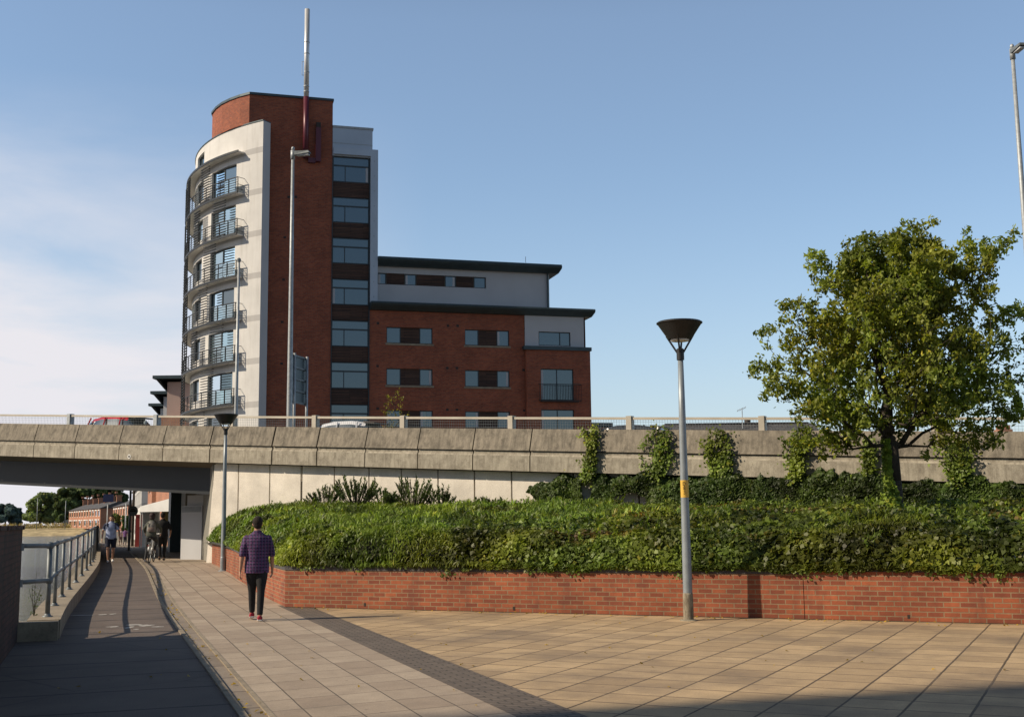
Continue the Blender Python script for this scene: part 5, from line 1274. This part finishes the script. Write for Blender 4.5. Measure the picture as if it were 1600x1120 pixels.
# ---------------------------------------------------------------- people
def remeshed(mb, name, m, parent, voxel, smooth_it=4):
    me = bpy.data.meshes.new('tmp'); me.from_pydata([tuple(v) for v in mb.v], [], mb.f)
    bm = bmesh.new(); bm.from_mesh(me); bmesh.ops.recalc_face_normals(bm, faces=bm.faces); bm.to_mesh(me); bm.free()
    o = bpy.data.objects.new('tmp', me); COL.objects.link(o)
    r = o.modifiers.new('r', 'REMESH'); r.mode = 'VOXEL'; r.voxel_size = voxel; r.use_smooth_shade = True
    s = o.modifiers.new('s', 'SMOOTH'); s.iterations = smooth_it; s.factor = .5
    dg = bpy.context.evaluated_depsgraph_get(); dg.update(); me2 = bpy.data.meshes.new_from_object(o.evaluated_get(dg), depsgraph=dg)
    bpy.data.objects.remove(o); me2.name = name; me2.materials.clear(); me2.materials.append(m)
    for p in me2.polygons: p.use_smooth = True
    ob = bpy.data.objects.new(name, me2); COL.objects.link(ob); ob.parent = parent; return ob
def limb(mb, pts, n=12):
    """pts: (x,y,z,ra,rb): elliptical sections, ra across x, rb across y, capped with rounded ends"""
    P = [Vector(q[:3]) for q in pts]; i0 = len(mb.v)
    for k, q in enumerate(pts):
        t = (P[min(k+1, len(P)-1)]-P[max(k-1, 0)]).normalized()
        a = Vector((1, 0, 0)); a = (a-t*a.dot(t)); a = a.normalized() if a.length > .2 else Vector((0, 1, 0)); b = t.cross(a).normalized()
        for j in range(n): an = 2*PI*j/n; mb.v.append(P[k]+a*math.cos(an)*q[3]+b*math.sin(an)*q[4])
    for k in range(len(P)-1):
        for j in range(n): mb.f.append([i0+k*n+j, i0+k*n+(j+1) % n, i0+(k+1)*n+(j+1) % n, i0+(k+1)*n+j])
    mb.f.append([i0+j for j in range(n)][::-1]); mb.f.append([i0+(len(P)-1)*n+j for j in range(n)])
    mb.mi = [0]*len(mb.f)
def ball(mb, c, r):
    k = MB(); k.ell(c, r, 7); i = len(mb.v); mb.v += k.v; mb.f += [[i+a for a in f] for f in k.f]; mb.mi = [0]*len(mb.f)
def person(label, H, loc, rz, mats, pose, group=None, build=1., sleeve='elbow', shorts=False, hair='short', vox=.013, lean=0.):
    """stands facing local +y; pose: hip/knee/ankle and shoulder/elbow/wrist points per side"""
    rt = thing('person', (0, 0, 0), label, 'person', group); W = build
    sh = pose.get('sh', {1: (.19*W, 0, 1.43), -1: (-.19*W, 0, 1.43)}); oy = pose.get('torso_y', [0, 0, 0, 0, 0])
    hz = pose.get('hipz', .92)
    b = MB(); dz = hz-.92
    # torso + neck + head
    tors = [(0, oy[0], .86+dz, .155*W, .12*W), (0, oy[0], .95+dz, .165*W, .125*W), (0, oy[1], 1.08+dz, .145*W, .115*W), (0, oy[2], 1.25+dz, .165*W, .12*W), (0, oy[3], 1.38+dz, .175*W, .11*W), (0, oy[3], 1.45+dz, .10*W, .08), (0, oy[4], 1.50+dz, .056, .058), (0, oy[4], 1.56+dz, .054, .056)]
    limb(b, tors, 16)
    hc = Vector((0, oy[4]+.015, 1.635+dz)); 
    ball(b, hc+Vector((0, -.005, .012)), (.076, .095, .108)); ball(b, hc+Vector((0, .03, -.05)), (.058, .062, .062))
    ball(b, hc+Vector((0, .100, -.012)), (.013, .02, .022))                       # nose
    for s_ in (-1, 1): ball(b, hc+Vector((s_*.078, -.005, -.005)), (.012, .02, .03))
    for s_ in (-1, 1): ball(b, hc+Vector((s_*.031, .080, .018)), (.018, .014, .008))   # brow
    ball(b, hc+Vector((0, .086, -.052)), (.026, .012, .008))                       # lips
    J = pose['legs']; Ar = pose['arms']
    for s_ in (-1, 1):
        hip, kn, an, toe = J[s_]
        limb(b, [(*hip, .088*W, .095*W), (*Vector(hip).lerp(Vector(kn), .45), .074*W, .082*W), (*kn, .054, .058), (*Vector(kn).lerp(Vector(an), .3), .052, .060), (*an, .036, .042)], 12)
        an_, to = Vector(an), Vector(toe); limb(b, [(an_.x, an_.y-.04, an_.z-.035, .034, .03), (*an_.lerp(to, .5)-Vector((0, 0, .028)), .038, .028), (*to, .034, .02)], 10)
        sp, el, wr = (Vector(q) for q in (sh[s_], Ar[s_][0], Ar[s_][1])); sp = sp+Vector((0, 0, dz))
        sp = sp+Vector((-s_*.038, 0, -.055)); ball(b, sp, (.054*W, .058*W, .058*W)); limb(b, [(*sp.lerp(el, .02), .05*W, .055*W), (*sp.lerp(el, .5), .046*W, .048*W), (*el, .038, .042), (*el.lerp(wr, .35), .039, .042), (*wr, .024, .028)], 12)
        hd = (wr-el).normalized(); hd = (hd+Vector((0, .12, -.15))).normalized(); side = hd.cross(Vector((s_, 0, 0))).normalized()
        palm = wr+hd*.055; limb(b, [(*wr, .022, .028), (*(wr+hd*.03), .020, .036), (*(wr+hd*.085), .018, .040)], 10)
        for k_, ln in enumerate((.072, .082, .078, .062)):                          # four fingers, slightly curled
            q0 = wr+hd*.08+side*(-.030+.020*k_); inw = Vector((-s_, 0, 0))
            q1 = q0+hd*ln*.5+inw*.006; q2 = q1+hd*ln*.33+inw*.018; q3 = q2+hd*ln*.18+inw*.02
            limb(b, [(*q0, .0105, .0105), (*q1, .0095, .0095), (*q2, .009, .009), (*q3, .0075, .0075)], 8)
        t0 = wr+hd*.03-side*.03*(1); t1 = t0+hd*.035-side*.022+Vector((-s_*.012, 0, 0)); t2 = t1+hd*.032-side*.004+Vector((-s_*.008, 0, 0))
        limb(b, [(*t0, .013, .013), (*t1, .0115, .0115), (*t2, .009, .009)], 8)
    remeshed(b, 'body', mats['skin'], rt, vox*.8, 2)
    # shirt
    c = MB(); ex = .014
    hem = pose.get('hem', .80)+dz
    limb(c, [(0, oy[0], hem, .178*W, .135*W), (0, oy[0], .93+dz, .180*W, .138*W), (0, oy[1], 1.08+dz, .168*W, .132*W), (0, oy[2], 1.25+dz, .180*W, .135*W), (0, oy[3], 1.34+dz, .19*W, .125*W), (0, oy[3], 1.395+dz, .182*W, .11*W), (0, oy[3], 1.45+dz, .125*W, .09), (0, oy[4], 1.50+dz, .070, .072), (0, oy[4], 1.525+dz, .064, .066)], 18)
    for s_ in (-1, 1):
        sp, el, wr = (Vector(q) for q in (sh[s_], Ar[s_][0], Ar[s_][1])); sp = sp+Vector((0, 0, dz))
        sp = sp+Vector((-s_*.038, 0, -.055)); ball(c, sp, (.060*W, .070*W, .066*W)); seg = [(*sp.lerp(el, .04), .056*W, .066*W), (*sp.lerp(el, .25), .059*W, .066*W), (*sp.lerp(el, .5), .060*W, .064*W)]
        if sleeve == 'elbow': seg += [(*el, .056, .06), (*el.lerp(wr, .12), .056, .06)]
        elif sleeve == 'long': seg += [(*el, .054, .058), (*el.lerp(wr, .5), .05, .054), (*el.lerp(wr, .95), .038, .042)]
        elif sleeve == 'short': seg += [(*sp.lerp(el, .72), .064, .068)]
        limb(c, seg, 12)
    remeshed(c, 'shirt', mats['shirt'], rt, vox, 3)
    # trousers
    c = MB(); limb(c, [(0, oy[0], .84+dz, .15*W, .12*W), (0, oy[0], .95+dz, .172*W, .13*W), (0, oy[0], 1.0+dz, .166*W, .128*W)], 16)
    for s_ in (-1, 1):
        hip, kn, an, toe = (Vector(q) for q in J[s_])
        if shorts: limb(c, [(*hip, .105*W, .112*W), (*hip.lerp(kn, .5), .088*W, .1*W), (*hip.lerp(kn, .86), .082*W, .09*W)], 12)
        else: limb(c, [(*hip, .098*W, .108*W), (*hip.lerp(kn, .45), .086*W, .094*W), (*kn, .066, .07), (*kn.lerp(an, .35), .062, .068), (*kn.lerp(an, .96), .050, .054)], 12)
    remeshed(c, 'shorts' if shorts else 'trousers', mats['legs'], rt, vox, 3)
    for s_ in (-1, 1):
        hip, kn, an, toe = (Vector(q) for q in J[s_]); c = MB(); t = (toe-an); t.z = 0; t = t.normalized()*.17
        heel = an-t*.32; z0 = min(an.z-.075, an.z); 
        up_ = (toe.z-(an.z-.06))
        limb(c, [(heel.x, heel.y, an.z-.035, .036, .038), (an.x, an.y, an.z-.03, .044, .048), (*(an+t*.5-Vector((0, 0, .042-up_*.4))), .048, .036), (*(an+t*1.0-Vector((0, 0, .055-up_*.9))), .044, .024)], 12)
        shoe = remeshed(c, 'shoe', mats['shoe'], rt, vox*.9, 1)
        if 'sole' in mats:
            c = MB(); limb(c, [(heel.x, heel.y-.004, an.z-.066, .040, .012), (*(an+t*.4-Vector((0, 0, .072-up_*.3))), .050, .012), (*(an+t*1.05-Vector((0, 0, .074-up_*.9))), .046, .010)], 12); c.build('sole', mats['sole'], shoe)
    c = MB()
    if hair == 'short':
        ball(c, hc+Vector((0, -.018, .036)), (.089, .102, .104)); ball(c, hc+Vector((0, -.045, -.02)), (.074, .062, .07))
    elif hair == 'bushy':
        ball(c, hc+Vector((0, -.02, .03)), (.115, .12, .115)); ball(c, hc+Vector((0, -.05, -.06)), (.10, .08, .09))
    else:
        ball(c, hc+Vector((0, -.018, .036)), (.083, .096, .094)); 
    hr = remeshed(c, 'hair', mats['hair'], rt, vox*.8, 1)
    # keep the face clear of hair
    me = hr.data; bm = bmesh.new(); bm.from_mesh(me); bmesh.ops.delete(bm, geom=[v for v in bm.verts if v.co.y > hc.y+.03 and v.co.z < hc.z+.055], context='VERTS'); bm.to_mesh(me); bm.free()
    for s_ in (-1, 1):
        c = MB(); c.ell(hc+Vector((s_*.031, .084, .004)), (.012, .008, .007), 6); e = c.build('eye', mats['eye'], rt)
    k = H/1.755
    rt.scale = (k, k, k); rt.location = loc; rt.rotation_euler.z = rz; WLOC[rt.name] = Vector((0, 0, 0)); return rt
skin = plain('skin', (.42, .23, .15), .55, 0, .08, 12, .0); dskin = plain('tanned skin', (.30, .16, .10), .55, 0, .08, 12, .0)
hairm = plain('dark brown hair', (.018, .010, .007), .9, 0, .5, 60, .6); eye = M['ink']
def cloth(name, c, var=.18): return plain(name, c, .9, 0, var, 7, .5)
def plaid():
    m, nt, b = mat('purple plaid shirt'); co = coords(nt, 'Object'); sx = N(nt, 'SeparateXYZ'); L(nt, co, sx.inputs[0])
    def stripe(sock, per, w, off=0.):
        a = N(nt, 'Math', operation='ADD'); L(nt, sock, a.inputs[0]); a.inputs[1].default_value = 10+off
        a1 = N(nt, 'Math', operation='MODULO'); L(nt, a.outputs[0], a1.inputs[0]); a1.inputs[1].default_value = per
        c_ = N(nt, 'Math', operation='LESS_THAN'); L(nt, a1.outputs[0], c_.inputs[0]); c_.inputs[1].default_value = w; return c_.outputs[0]
    base = (.035, .022, .10)
    c = mix(nt, stripe(sx.outputs[0], .052, .024), base, (.13, .035, .12)); c = mix(nt, stripe(sx.outputs[2], .055, .02), c, (.02, .015, .05))
    c = mix(nt, stripe(sx.outputs[2], .055, .006, .03), c, (.13, .09, .17)); c = mix(nt, stripe(sx.outputs[0], .052, .007, .012), c, (.17, .12, .22))
    c = mix(nt, 1., c, ramp(nt, noise(nt, co, 7, 4), [(.3, (.7,)*3), (.7, (1.2,)*3)]), 'MULTIPLY')
    L(nt, c, b.inputs['Base Color']); b.inputs['Roughness'].default_value = .9; bump(nt, b, noise(nt, co, 9, 3), .6, .03); return m
legs_walk = lambda f, w=.09: {1: ((w, 0, .90), (w*.85, f*.16+.03, .50), (w*.65, f*.16-.04, .085), (w*.75, f*.16+.11, .03)), -1: ((-w, 0, .90), (-w*.85, -f*.06+.05, .49), (-w*.75, -f*.26, .12), (-w*.8, -f*.26+.13, .03))}
man = G(400, 969)
person('man walking away in a purple checked shirt and black jeans with red shoes', 1.71, Vector((man.x, man.y, 0)), math.radians(14),
       dict(skin=skin, shirt=plaid(), legs=cloth('black jeans', (.012, .012, .014)), shoe=cloth('red canvas shoe', (.30, .02, .04)), sole=M['white_paint'], hair=hairm, eye=eye),
       dict(legs=legs_walk(-.75, .085), arms={1: ((.252, -.03, 1.12), (.262, .07, .86)), -1: ((-.252, -.05, 1.12), (-.28, -.04, .85))}, hem=.80), build=1.16, vox=.012)
wk = A(172, 878, 44.8); wk.z = gz(wk.dot(Dv))
wkp = person('man walking towards the camera in a pale blue t-shirt, dark shorts and white trainers', 1.76, wk, PI+math.radians(18),
       dict(skin=skin, shirt=cloth('pale blue t-shirt', (.34, .40, .58), .3), legs=cloth('navy shorts', (.012, .016, .035)), shoe=cloth('white trainers', (.75, .74, .72), .05), hair=hairm, eye=eye),
       dict(legs=legs_walk(.8, .112), arms={1: ((.29, -.04, 1.15), (.31, .05, .89)), -1: ((-.29, .0, 1.15), (-.31, .10, .90))}, hem=.86), build=1.12, sleeve='short', shorts=True, vox=.015)
# dark raglan shoulders / backpack straps of the walking man
c = MB()
for s_ in (-1, 1): limb(c, [(s_*.155, .13, 1.22, .022, .012), (s_*.15, .135, 1.32, .03, .014), (s_*.14, .08, 1.45, .03, .03), (s_*.13, -.10, 1.40, .03, .02)], 10); limb(c, [(s_*.175, 0, 1.42, .066, .082), (s_*.225, -.015, 1.32, .076, .08), (s_*.25, -.02, 1.24, .074, .078)], 12)
remeshed(c, 'shoulder_straps', cloth('navy shoulder cloth', (.015, .02, .05)), wkp, .015, 2)
bk_ = A(252.5, 877, 46.3); bk_.z = gz(bk_.dot(Dv))
person('person all in black clothes standing in the underpass shade next to the cyclist', 1.84, bk_, math.radians(12),
       dict(skin=dskin, shirt=cloth('black t-shirt', (.008, .008, .01)), legs=cloth('black trousers', (.008, .008, .01)), shoe=M['ink'], hair=hairm, eye=eye),
       dict(legs=legs_walk(.45, .10), arms={1: ((.29, .0, 1.15), (.27, .16, .96)), -1: ((-.29, .0, 1.15), (-.28, .14, .95))}, hem=.83), build=1.15, sleeve='elbow', vox=.016)

# bicycle with rider
def bicycle(loc, rz):
    rt = thing('bicycle', (0, 0, 0), 'silver city bicycle ridden by the person with the grey rucksack', 'bicycle')
    for y in (-.52, .53):
        p = MB(); ps = [(0, y+.33*math.cos(2*PI*k/32), .34+.33*math.sin(2*PI*k/32)) for k in range(33)]; p.tube(ps, .018, 8, cap=False); wh = p.build('wheel', M['rubber'], rt, smooth=True)
        p = MB(); p.tube([(0, y+.305*math.cos(2*PI*k/32), .34+.305*math.sin(2*PI*k/32)) for k in range(33)], .010, 6, cap=False); p.tube([(-.05, y, .34), (.05, y, .34)], .022, 8)
        for k in range(16): p.tube([(.02*(-1)**k, y, .34), (0, y+.3*math.cos(k*PI/8), .34+.3*math.sin(k*PI/8))], .002, 3)
        p.build('rim', M['galv'], wh)
        p = MB(); p.tube([(0, y+.375*math.cos(t), .34+.375*math.sin(t)) for t in np.linspace(.35 if y < 0 else .1, 2.9, 14)], .024, 6); p.build('mudguard', M['flue_top'], rt, smooth=True)
    p = MB()
    for a, b, r in (((0, -.12, .30), (0, -.24, .82), .017), ((0, -.12, .30), (0, .40, .82), .018), ((0, -.23, .72), (0, .39, .86), .016), ((0, .38, .95), (0, .53, .34), .016),
                    ((.05, -.52, .34), (.03, -.12, .30), .01), ((-.05, -.52, .34), (-.03, -.12, .30), .01), ((.05, -.52, .34), (.02, -.22, .70), .009), ((-.05, -.52, .34), (-.02, -.22, .70), .009)): p.tube([a, b], r, 8)
    p.build('frame', M['flue_top'], rt, smooth=True)
    p = MB(); p.tube([(0, .38, .92), (0, .36, 1.02)], .014, 8); p.tube([(-.29, .22, 1.05), (-.2, .34, 1.04), (0, .38, 1.03), (.2, .34, 1.04), (.29, .22, 1.05)], .013, 8); p.build('handlebar', M['flue_top'], rt, smooth=True)
    p = MB(); p.ell((0, -.26, .88), (.075, .13, .035), 7); p.tube([(0, -.24, .8), (0, -.25, .87)], .013, 8); p.build('saddle', M['ink'], rt, smooth=True)
    p = MB(); p.box(-.07, .07, -.78, -.34, .72, .735); p.build('rear_rack', M['galv'], rt)
    for s_ in (-1, 1):
        p = MB(); p.tube([(s_*.05, -.12, .30), (s_*.06, -.12+s_*.02, .30-s_*.165)], .010, 6); p.box(s_*.06-.0 if s_ > 0 else -.16, .16 if s_ > 0 else -.06, -.17, -.07, .30-s_*.165-.012, .30-s_*.165+.012); p.build('pedal', M['galv_dark'], rt)
    p = MB(); p.lathe([(.035, 0), (.035, .05)], (0, -.86, .60), 8); p.build('rear_light', M['red_paint'], rt)
    rt.location = loc; rt.rotation_euler.z = rz; return rt
bc = A(236.5, 881, 44.6); bc.z = gz(bc.dot(Dv)); rz = math.radians(9)
bicycle(bc, rz)
hy = -.24
cyc = person('cyclist with bushy dark hair and a grey rucksack riding a silver bicycle under the bridge', 1.74, bc, rz,
       dict(skin=dskin, shirt=cloth('olive jacket', (.07, .075, .06)), legs=cloth('dark grey trousers', (.03, .032, .035)), shoe=cloth('white trainers worn', (.5, .5, .5)), hair=plain('dark reddish hair', (.03, .012, .012), .7, 0, .4, 50, .5), eye=eye),
       dict(hipz=.99, legs={1: ((.09, hy, .95), (.14, hy+.36, .78), (.11, -.10, .43), (.11, .04, .38)), -1: ((-.09, hy, .95), (-.15, hy+.16, .52), (-.20, hy+.02, .10), (-.21, hy+.16, .035))},
            torso_y=[hy, hy+.03, hy+.08, hy+.12, hy+.15], sh={1: (.18, hy+.12, 1.43), -1: (-.18, hy+.12, 1.43)}, arms={1: ((.30, .06, 1.24), (.28, .24, 1.08)), -1: ((-.30, .06, 1.24), (-.28, .24, 1.08))}, hem=.88), build=1.05, sleeve='long', hair='bushy', vox=.016)
rk_ = thing('rucksack', (0, 0, 0), 'pale grey rucksack on the back of the cyclist', 'rucksack')
c = MB(); limb(c, [(0, -.24, 1.06, .14, .07), (0, -.26, 1.15, .165, .11), (0, -.23, 1.35, .15, .10), (0, -.18, 1.50, .11, .07)], 14); remeshed(c, 'bag', cloth('grey rucksack fabric', (.22, .21, .19)), rk_, .014, 3)
c = MB(); limb(c, [(0, -.35, 1.12, .11, .04), (0, -.355, 1.2, .12, .045), (0, -.34, 1.28, .11, .035)], 12); remeshed(c, 'front_pocket', cloth('brown pocket fabric', (.20, .15, .13)), rk_, .014, 2)
c = MB()
for s_ in (-1, 1): c.tube([(s_*.09, -.33, 1.30), (s_*.10, -.30, 1.46)], .012, 6)
c.build('strap', M['ink'], rk_)
rk_.location = bc; rk_.rotation_euler.z = rz
# far walkers
for (px_, yb, Y, h, lab, sc_, lc, hr_) in ((195, 850.5, 112, 1.62, 'distant pedestrian in a purple top far along the riverside path', (.16, .08, .22), (.03, .03, .05), 'short'),
        (188.5, 849, 116, 1.6, 'distant pedestrian in a pale top left of the purple one', (.55, .42, .42), (.15, .1, .1), 'short'),
        (201.5, 846, 126, 1.7, 'distant pedestrian in dark clothes near the round sign post', (.03, .03, .04), (.05, .04, .04), 'short')):
    q = A(px_, yb, Y); q.z = gz(q.dot(Dv))
    person(lab, h, q, 0 if px_ > 190 else PI, dict(skin=skin, shirt=cloth('walker top', sc_), legs=cloth('walker trousers', lc), shoe=M['ink'], hair=hairm, eye=eye),
           dict(legs=legs_walk(.8), arms={1: ((.27, -.02, 1.16), (.28, .06, .90)), -1: ((-.27, .0, 1.16), (-.29, .02, .90))}, hem=.85), group='distant pedestrians on the riverside path', sleeve='short', vox=.03)

# tall block across the river behind the viewer: its shadow falls over the near paving
ob = thing('riverside_block', (-60, -10, -1), 'tall plain brick block across the river behind the viewpoint', 'building')
Ld = Vector((.9655, .2602, 0)).normalized()
cp = Vector((3, 11.2, 0))-Ld*60
frb = Frame((cp.x, cp.y), (-Ld.y, Ld.x)); p = MB(frb); p.box(-60, 0, 0, 14, -1.5, 50); p.build('wall', M['brick_tower'], ob)
p = MB(frb); p.box(-60.3, .0, -.3, 14.3, 50, 50.5); p.build('roof', M['roof_metal'], ob)

# ---------------------------------------------------------------- sky and sun
EL = 35.0; az = math.atan2(-Ld.x, -Ld.y)
W = bpy.data.worlds.new('World'); SC.world = W; W.use_nodes = True; nt = W.node_tree; bg = nt.nodes['Background']
sk = N(nt, 'TexSky', sky_type='NISHITA'); sk.sun_disc = False; sk.sun_elevation = math.radians(EL); sk.sun_rotation = az % (2*PI)
sk.air_density = 1.0; sk.dust_density = .7; sk.ozone_density = 1.5; sk.altitude = 50
tc_ = N(nt, 'TexCoord'); sx = N(nt, 'SeparateXYZ'); L(nt, tc_.outputs['Generated'], sx.inputs[0])
mp = N(nt, 'Mapping'); L(nt, tc_.outputs['Generated'], mp.inputs[0]); mp.inputs['Scale'].default_value = (1, 1, 3.6); mp.inputs['Rotation'].default_value = (.1, .22, 0)
n1 = N(nt, 'TexNoise'); L(nt, mp.outputs[0], n1.inputs['Vector']); n1.inputs['Scale'].default_value = 2.6; n1.inputs['Detail'].default_value = 9; n1.inputs['Roughness'].default_value = .55; n1.inputs['Distortion'].default_value = .3
# haze/cloud strength: towards the horizon and towards -x
def mathn(op, a, b=None, c=None, clamp=False):
    m = N(nt, 'Math', operation=op, use_clamp=clamp)
    for i, v in enumerate((a, b, c)):
        if v is None: continue
        if hasattr(v, 'links'): L(nt, v, m.inputs[i])
        else: m.inputs[i].default_value = v
    return m.outputs[0]
side = mathn('MULTIPLY_ADD', sx.outputs[0], -2.6, -.18, True)
low = mathn('MULTIPLY_ADD', sx.outputs[2], -3.6, 1.25, True)
cl = mathn('MULTIPLY', side, low)
cn_ = mathn('MULTIPLY_ADD', n1.outputs['Fac'], 3.6, -1.15, True)
f1 = mathn('MULTIPLY', mathn('MULTIPLY', cl, cn_), 2.2, None, True)
hz_ = mathn('POWER', mathn('MULTIPLY_ADD', sx.outputs[2], -3.2, 1.0, True), 2.0)
hzf = mathn('MULTIPLY_ADD', hz_, .62, .14)
skm = mix(nt, 1., sk.outputs[0], (.93, 1.03, 1.06), 'MULTIPLY')
c1_ = mix(nt, hzf, skm, (3.9, 4.2, 4.85)); c2_ = mix(nt, f1, c1_, (5.5, 5.4, 5.7))
# sky dimmed overhead and behind the viewer to weaken its fill light
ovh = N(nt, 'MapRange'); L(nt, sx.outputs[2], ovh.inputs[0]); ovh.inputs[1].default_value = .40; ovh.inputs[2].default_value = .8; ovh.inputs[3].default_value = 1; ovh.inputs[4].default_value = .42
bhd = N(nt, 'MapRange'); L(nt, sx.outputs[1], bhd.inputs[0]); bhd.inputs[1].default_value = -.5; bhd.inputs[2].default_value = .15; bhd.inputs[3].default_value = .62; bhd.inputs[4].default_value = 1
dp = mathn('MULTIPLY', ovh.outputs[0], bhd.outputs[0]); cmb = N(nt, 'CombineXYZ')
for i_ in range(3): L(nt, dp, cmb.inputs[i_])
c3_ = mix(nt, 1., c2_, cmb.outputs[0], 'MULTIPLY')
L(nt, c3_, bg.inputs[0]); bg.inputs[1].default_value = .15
sl_ = bpy.data.lights.new('sun', 'SUN'); sl_.energy = 5.0; sl_.angle = math.radians(.5); sl_.color = (1, .85, .65)
so_ = bpy.data.objects.new('sun', sl_); COL.objects.link(so_)
dirv = Vector((Ld.x*math.cos(math.radians(EL)), Ld.y*math.cos(math.radians(EL)), -math.sin(math.radians(EL))))
so_.rotation_euler = dirv.to_track_quat('-Z', 'Y').to_euler(); so_.location = (-20, -10, 30)
SC.view_settings.view_transform = 'Standard'; SC.view_settings.look = 'None'; SC.view_settings.exposure = 0
SC.render.engine = 'CYCLES'; SC.cycles.use_denoising = True; SC.cycles.max_bounces = 6; SC.cycles.diffuse_bounces = 3; SC.cycles.glossy_bounces = 3; SC.cycles.transmission_bounces = 3
